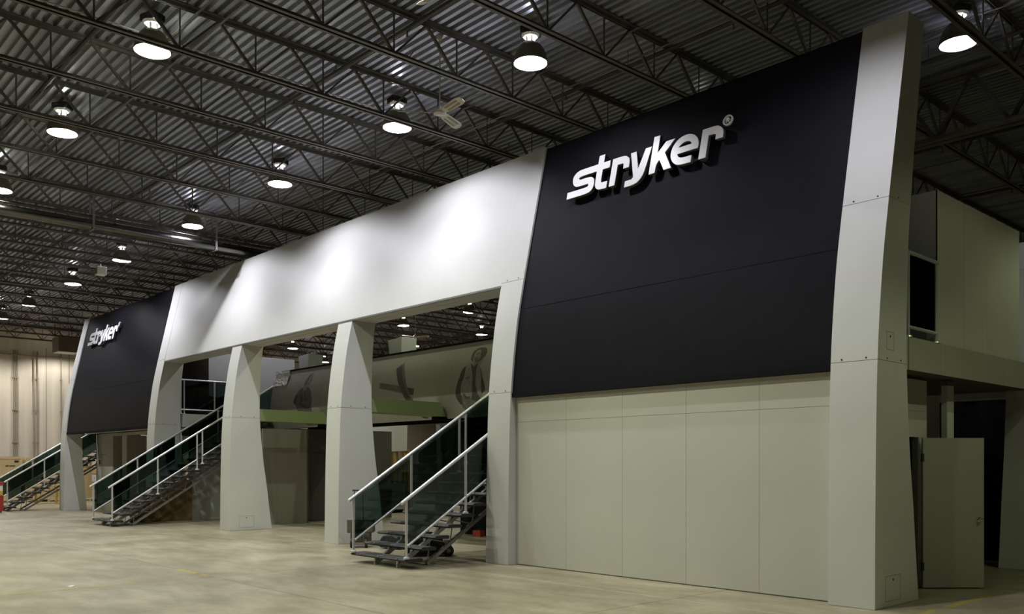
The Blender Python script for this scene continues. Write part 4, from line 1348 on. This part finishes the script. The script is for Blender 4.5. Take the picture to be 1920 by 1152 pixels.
# ------------------------------------------------------------------ duct, pipes, conduits
du = empty('round_duct', label='long round metal duct hung below the joists with a bright lamp reflection', cat='duct')
DX, DZ = -18.05, 7.56
for i in range(16):
    y0_ = -16.5 + i * 1.9
    MB().tube((DX, y0_, DZ), (DX, y0_ + 1.885, DZ), 0.125, 20).build('duct_section', 'duct', du, smooth=True)
    MB().tube((DX, y0_ + 1.87, DZ), (DX, y0_ + 1.915, DZ), 0.131, 20).build('joint_band', 'duct', du, smooth=True)
for yy in (-9.2, -6.4, -3.2, -0.1, 3.0, 6.0):
    h_ = MB()
    for d_ in (-1, 1):
        h_.bar((DX + d_ * 0.135, yy, DZ), (DX + d_ * 0.135, yy, ZT), 0.006, 0.05, up=(0, 1, 0))
    h_.lathe([(0.0, 0.0), (0.0, 0.0)], (DX, yy, DZ), 3)
    h_.bar((DX - 0.135, yy, DZ - 0.13), (DX + 0.135, yy, DZ - 0.13), 0.05, 0.006)
    h_.bar((DX - 0.135, yy, DZ - 0.13), (DX - 0.135, yy, DZ), 0.006, 0.05, up=(0, 1, 0))
    h_.bar((DX + 0.135, yy, DZ - 0.13), (DX + 0.135, yy, DZ), 0.006, 0.05, up=(0, 1, 0))
    h_.build('hanger_strap', 'alud', du, fix=False)

pipes = [(-9.3, 8.2, 0.03, 'first'), (-5.9, 8.2, 0.038, ''), (-2.5, 8.2, 0.038, ''), (0.9, 8.2, 0.035, ''), (4.3, 8.2, 0.035, ''), (8.4, 8.2, 0.035, ''), (12.4, 8.2, 0.035, '')]
plab = ['sprinkler pipe along the roof nearest the camera', 'sprinkler pipe crossing the upper left corner of the roof', 'sprinkler pipe running past the top of the fan rod',
        'sprinkler pipe just in front of the booth top', 'sprinkler pipe above the booth interior', 'sprinkler pipe seen through the opening, nearer one', 'sprinkler pipe seen through the opening, farther one']
for (py, pz, pr, _), lab in zip(pipes, plab):
    e = empty('sprinkler_pipe', (0, py, pz), lab, 'pipe', 'sprinkler pipes')
    MB().tube((HX0, 0, 0), (HX1, 0, 0), pr, 8).build('pipe_run', 'pipe', e, smooth=True)
    x = -1.2
    while x > -30:
        h_ = MB()
        h_.tube((x, 0, pr), (x, 0, ZT - pz), 0.006, 5)
        h_.lathe([(pr + 0.012, -0.02), (pr + 0.012, 0.02)], (x, 0, 0), 10)
        h_.build('pipe_hanger', 'rust' if random.random() < 0.4 else 'pipe', e, fix=False)
        s_ = MB()
        s_.tube((x - 1.4, 0, -pr - 0.07), (x - 1.4, 0, -pr), 0.012, 6)
        s_.tube((x - 1.4, 0, -pr - 0.075), (x - 1.4, 0, -pr - 0.07), 0.025, 8)
        s_.build('sprinkler_head', 'rust', e)
        x -= 3.4
for yy, xx, lab in ((-5.2, -6.9, 'thin electrical conduit running beside the largest lamp'), (-1.2, -9.0, 'thin electrical conduit running past the lamps above the facade'),
                    (-1.0, -2.6, 'thin electrical conduit over the big lettering'), (-1.0, -13.65, 'thin electrical conduit near the second facade lamp')):
    e = empty('electrical_conduit', (xx, yy, 0), lab, 'conduit')
    MB().tube((0, -7, 8.30), (0, 3.4, 8.30), 0.012, 6).build('conduit_run', 'alud', e)
    MB().tube((0, 3.4, 8.30), (0, 3.5, ZT), 0.012, 6).build('conduit_elbow', 'alud', e)
    MB().box((-0.05, -3.05, 8.26), (0.05, -2.95, 8.34)).build('junction_box', 'alud', e)
    MB().tube((0, -7, 8.30), (0, -7, ZT), 0.012, 6).build('conduit_drop', 'alud', e)

sb = empty('ceiling_speaker', (-22.65, -1.53, 7.30), 'small white box speaker hanging under the far roof', 'speaker')
MB().box((-0.13, -0.13, 0.0), (0.13, 0.13, 0.24)).build('speaker_box', 'neck', sb, bevel=0.01)
MB().box((-0.10, -0.138, 0.03), (0.10, -0.13, 0.21)).build('grille', 'alud', sb)
MB().tube((0, 0, 0.24), (0, 0, ZT - 7.30), 0.006, 6).build('hanging_cable', 'pipe', sb)

ps = MB()
ps.add([(0, 0, 0.002), (0.14, 0.02, 0.004), (0.13, 0.075, 0.015), (-0.01, 0.06, 0.012), (0, 0, 0.0), (0.14, 0.02, 0.0), (0.13, 0.075, 0.002), (-0.01, 0.06, 0.002)],
       [(0, 1, 2, 3), (7, 6, 5, 4), (0, 4, 5, 1), (1, 5, 6, 2), (2, 6, 7, 3), (3, 7, 4, 0)])
p_ = tag(ps.build('paper_scrap', 'neck'), 'small white paper scrap lying on the open floor', 'paper')
p_.location = (-8.62, -6.46, 0)
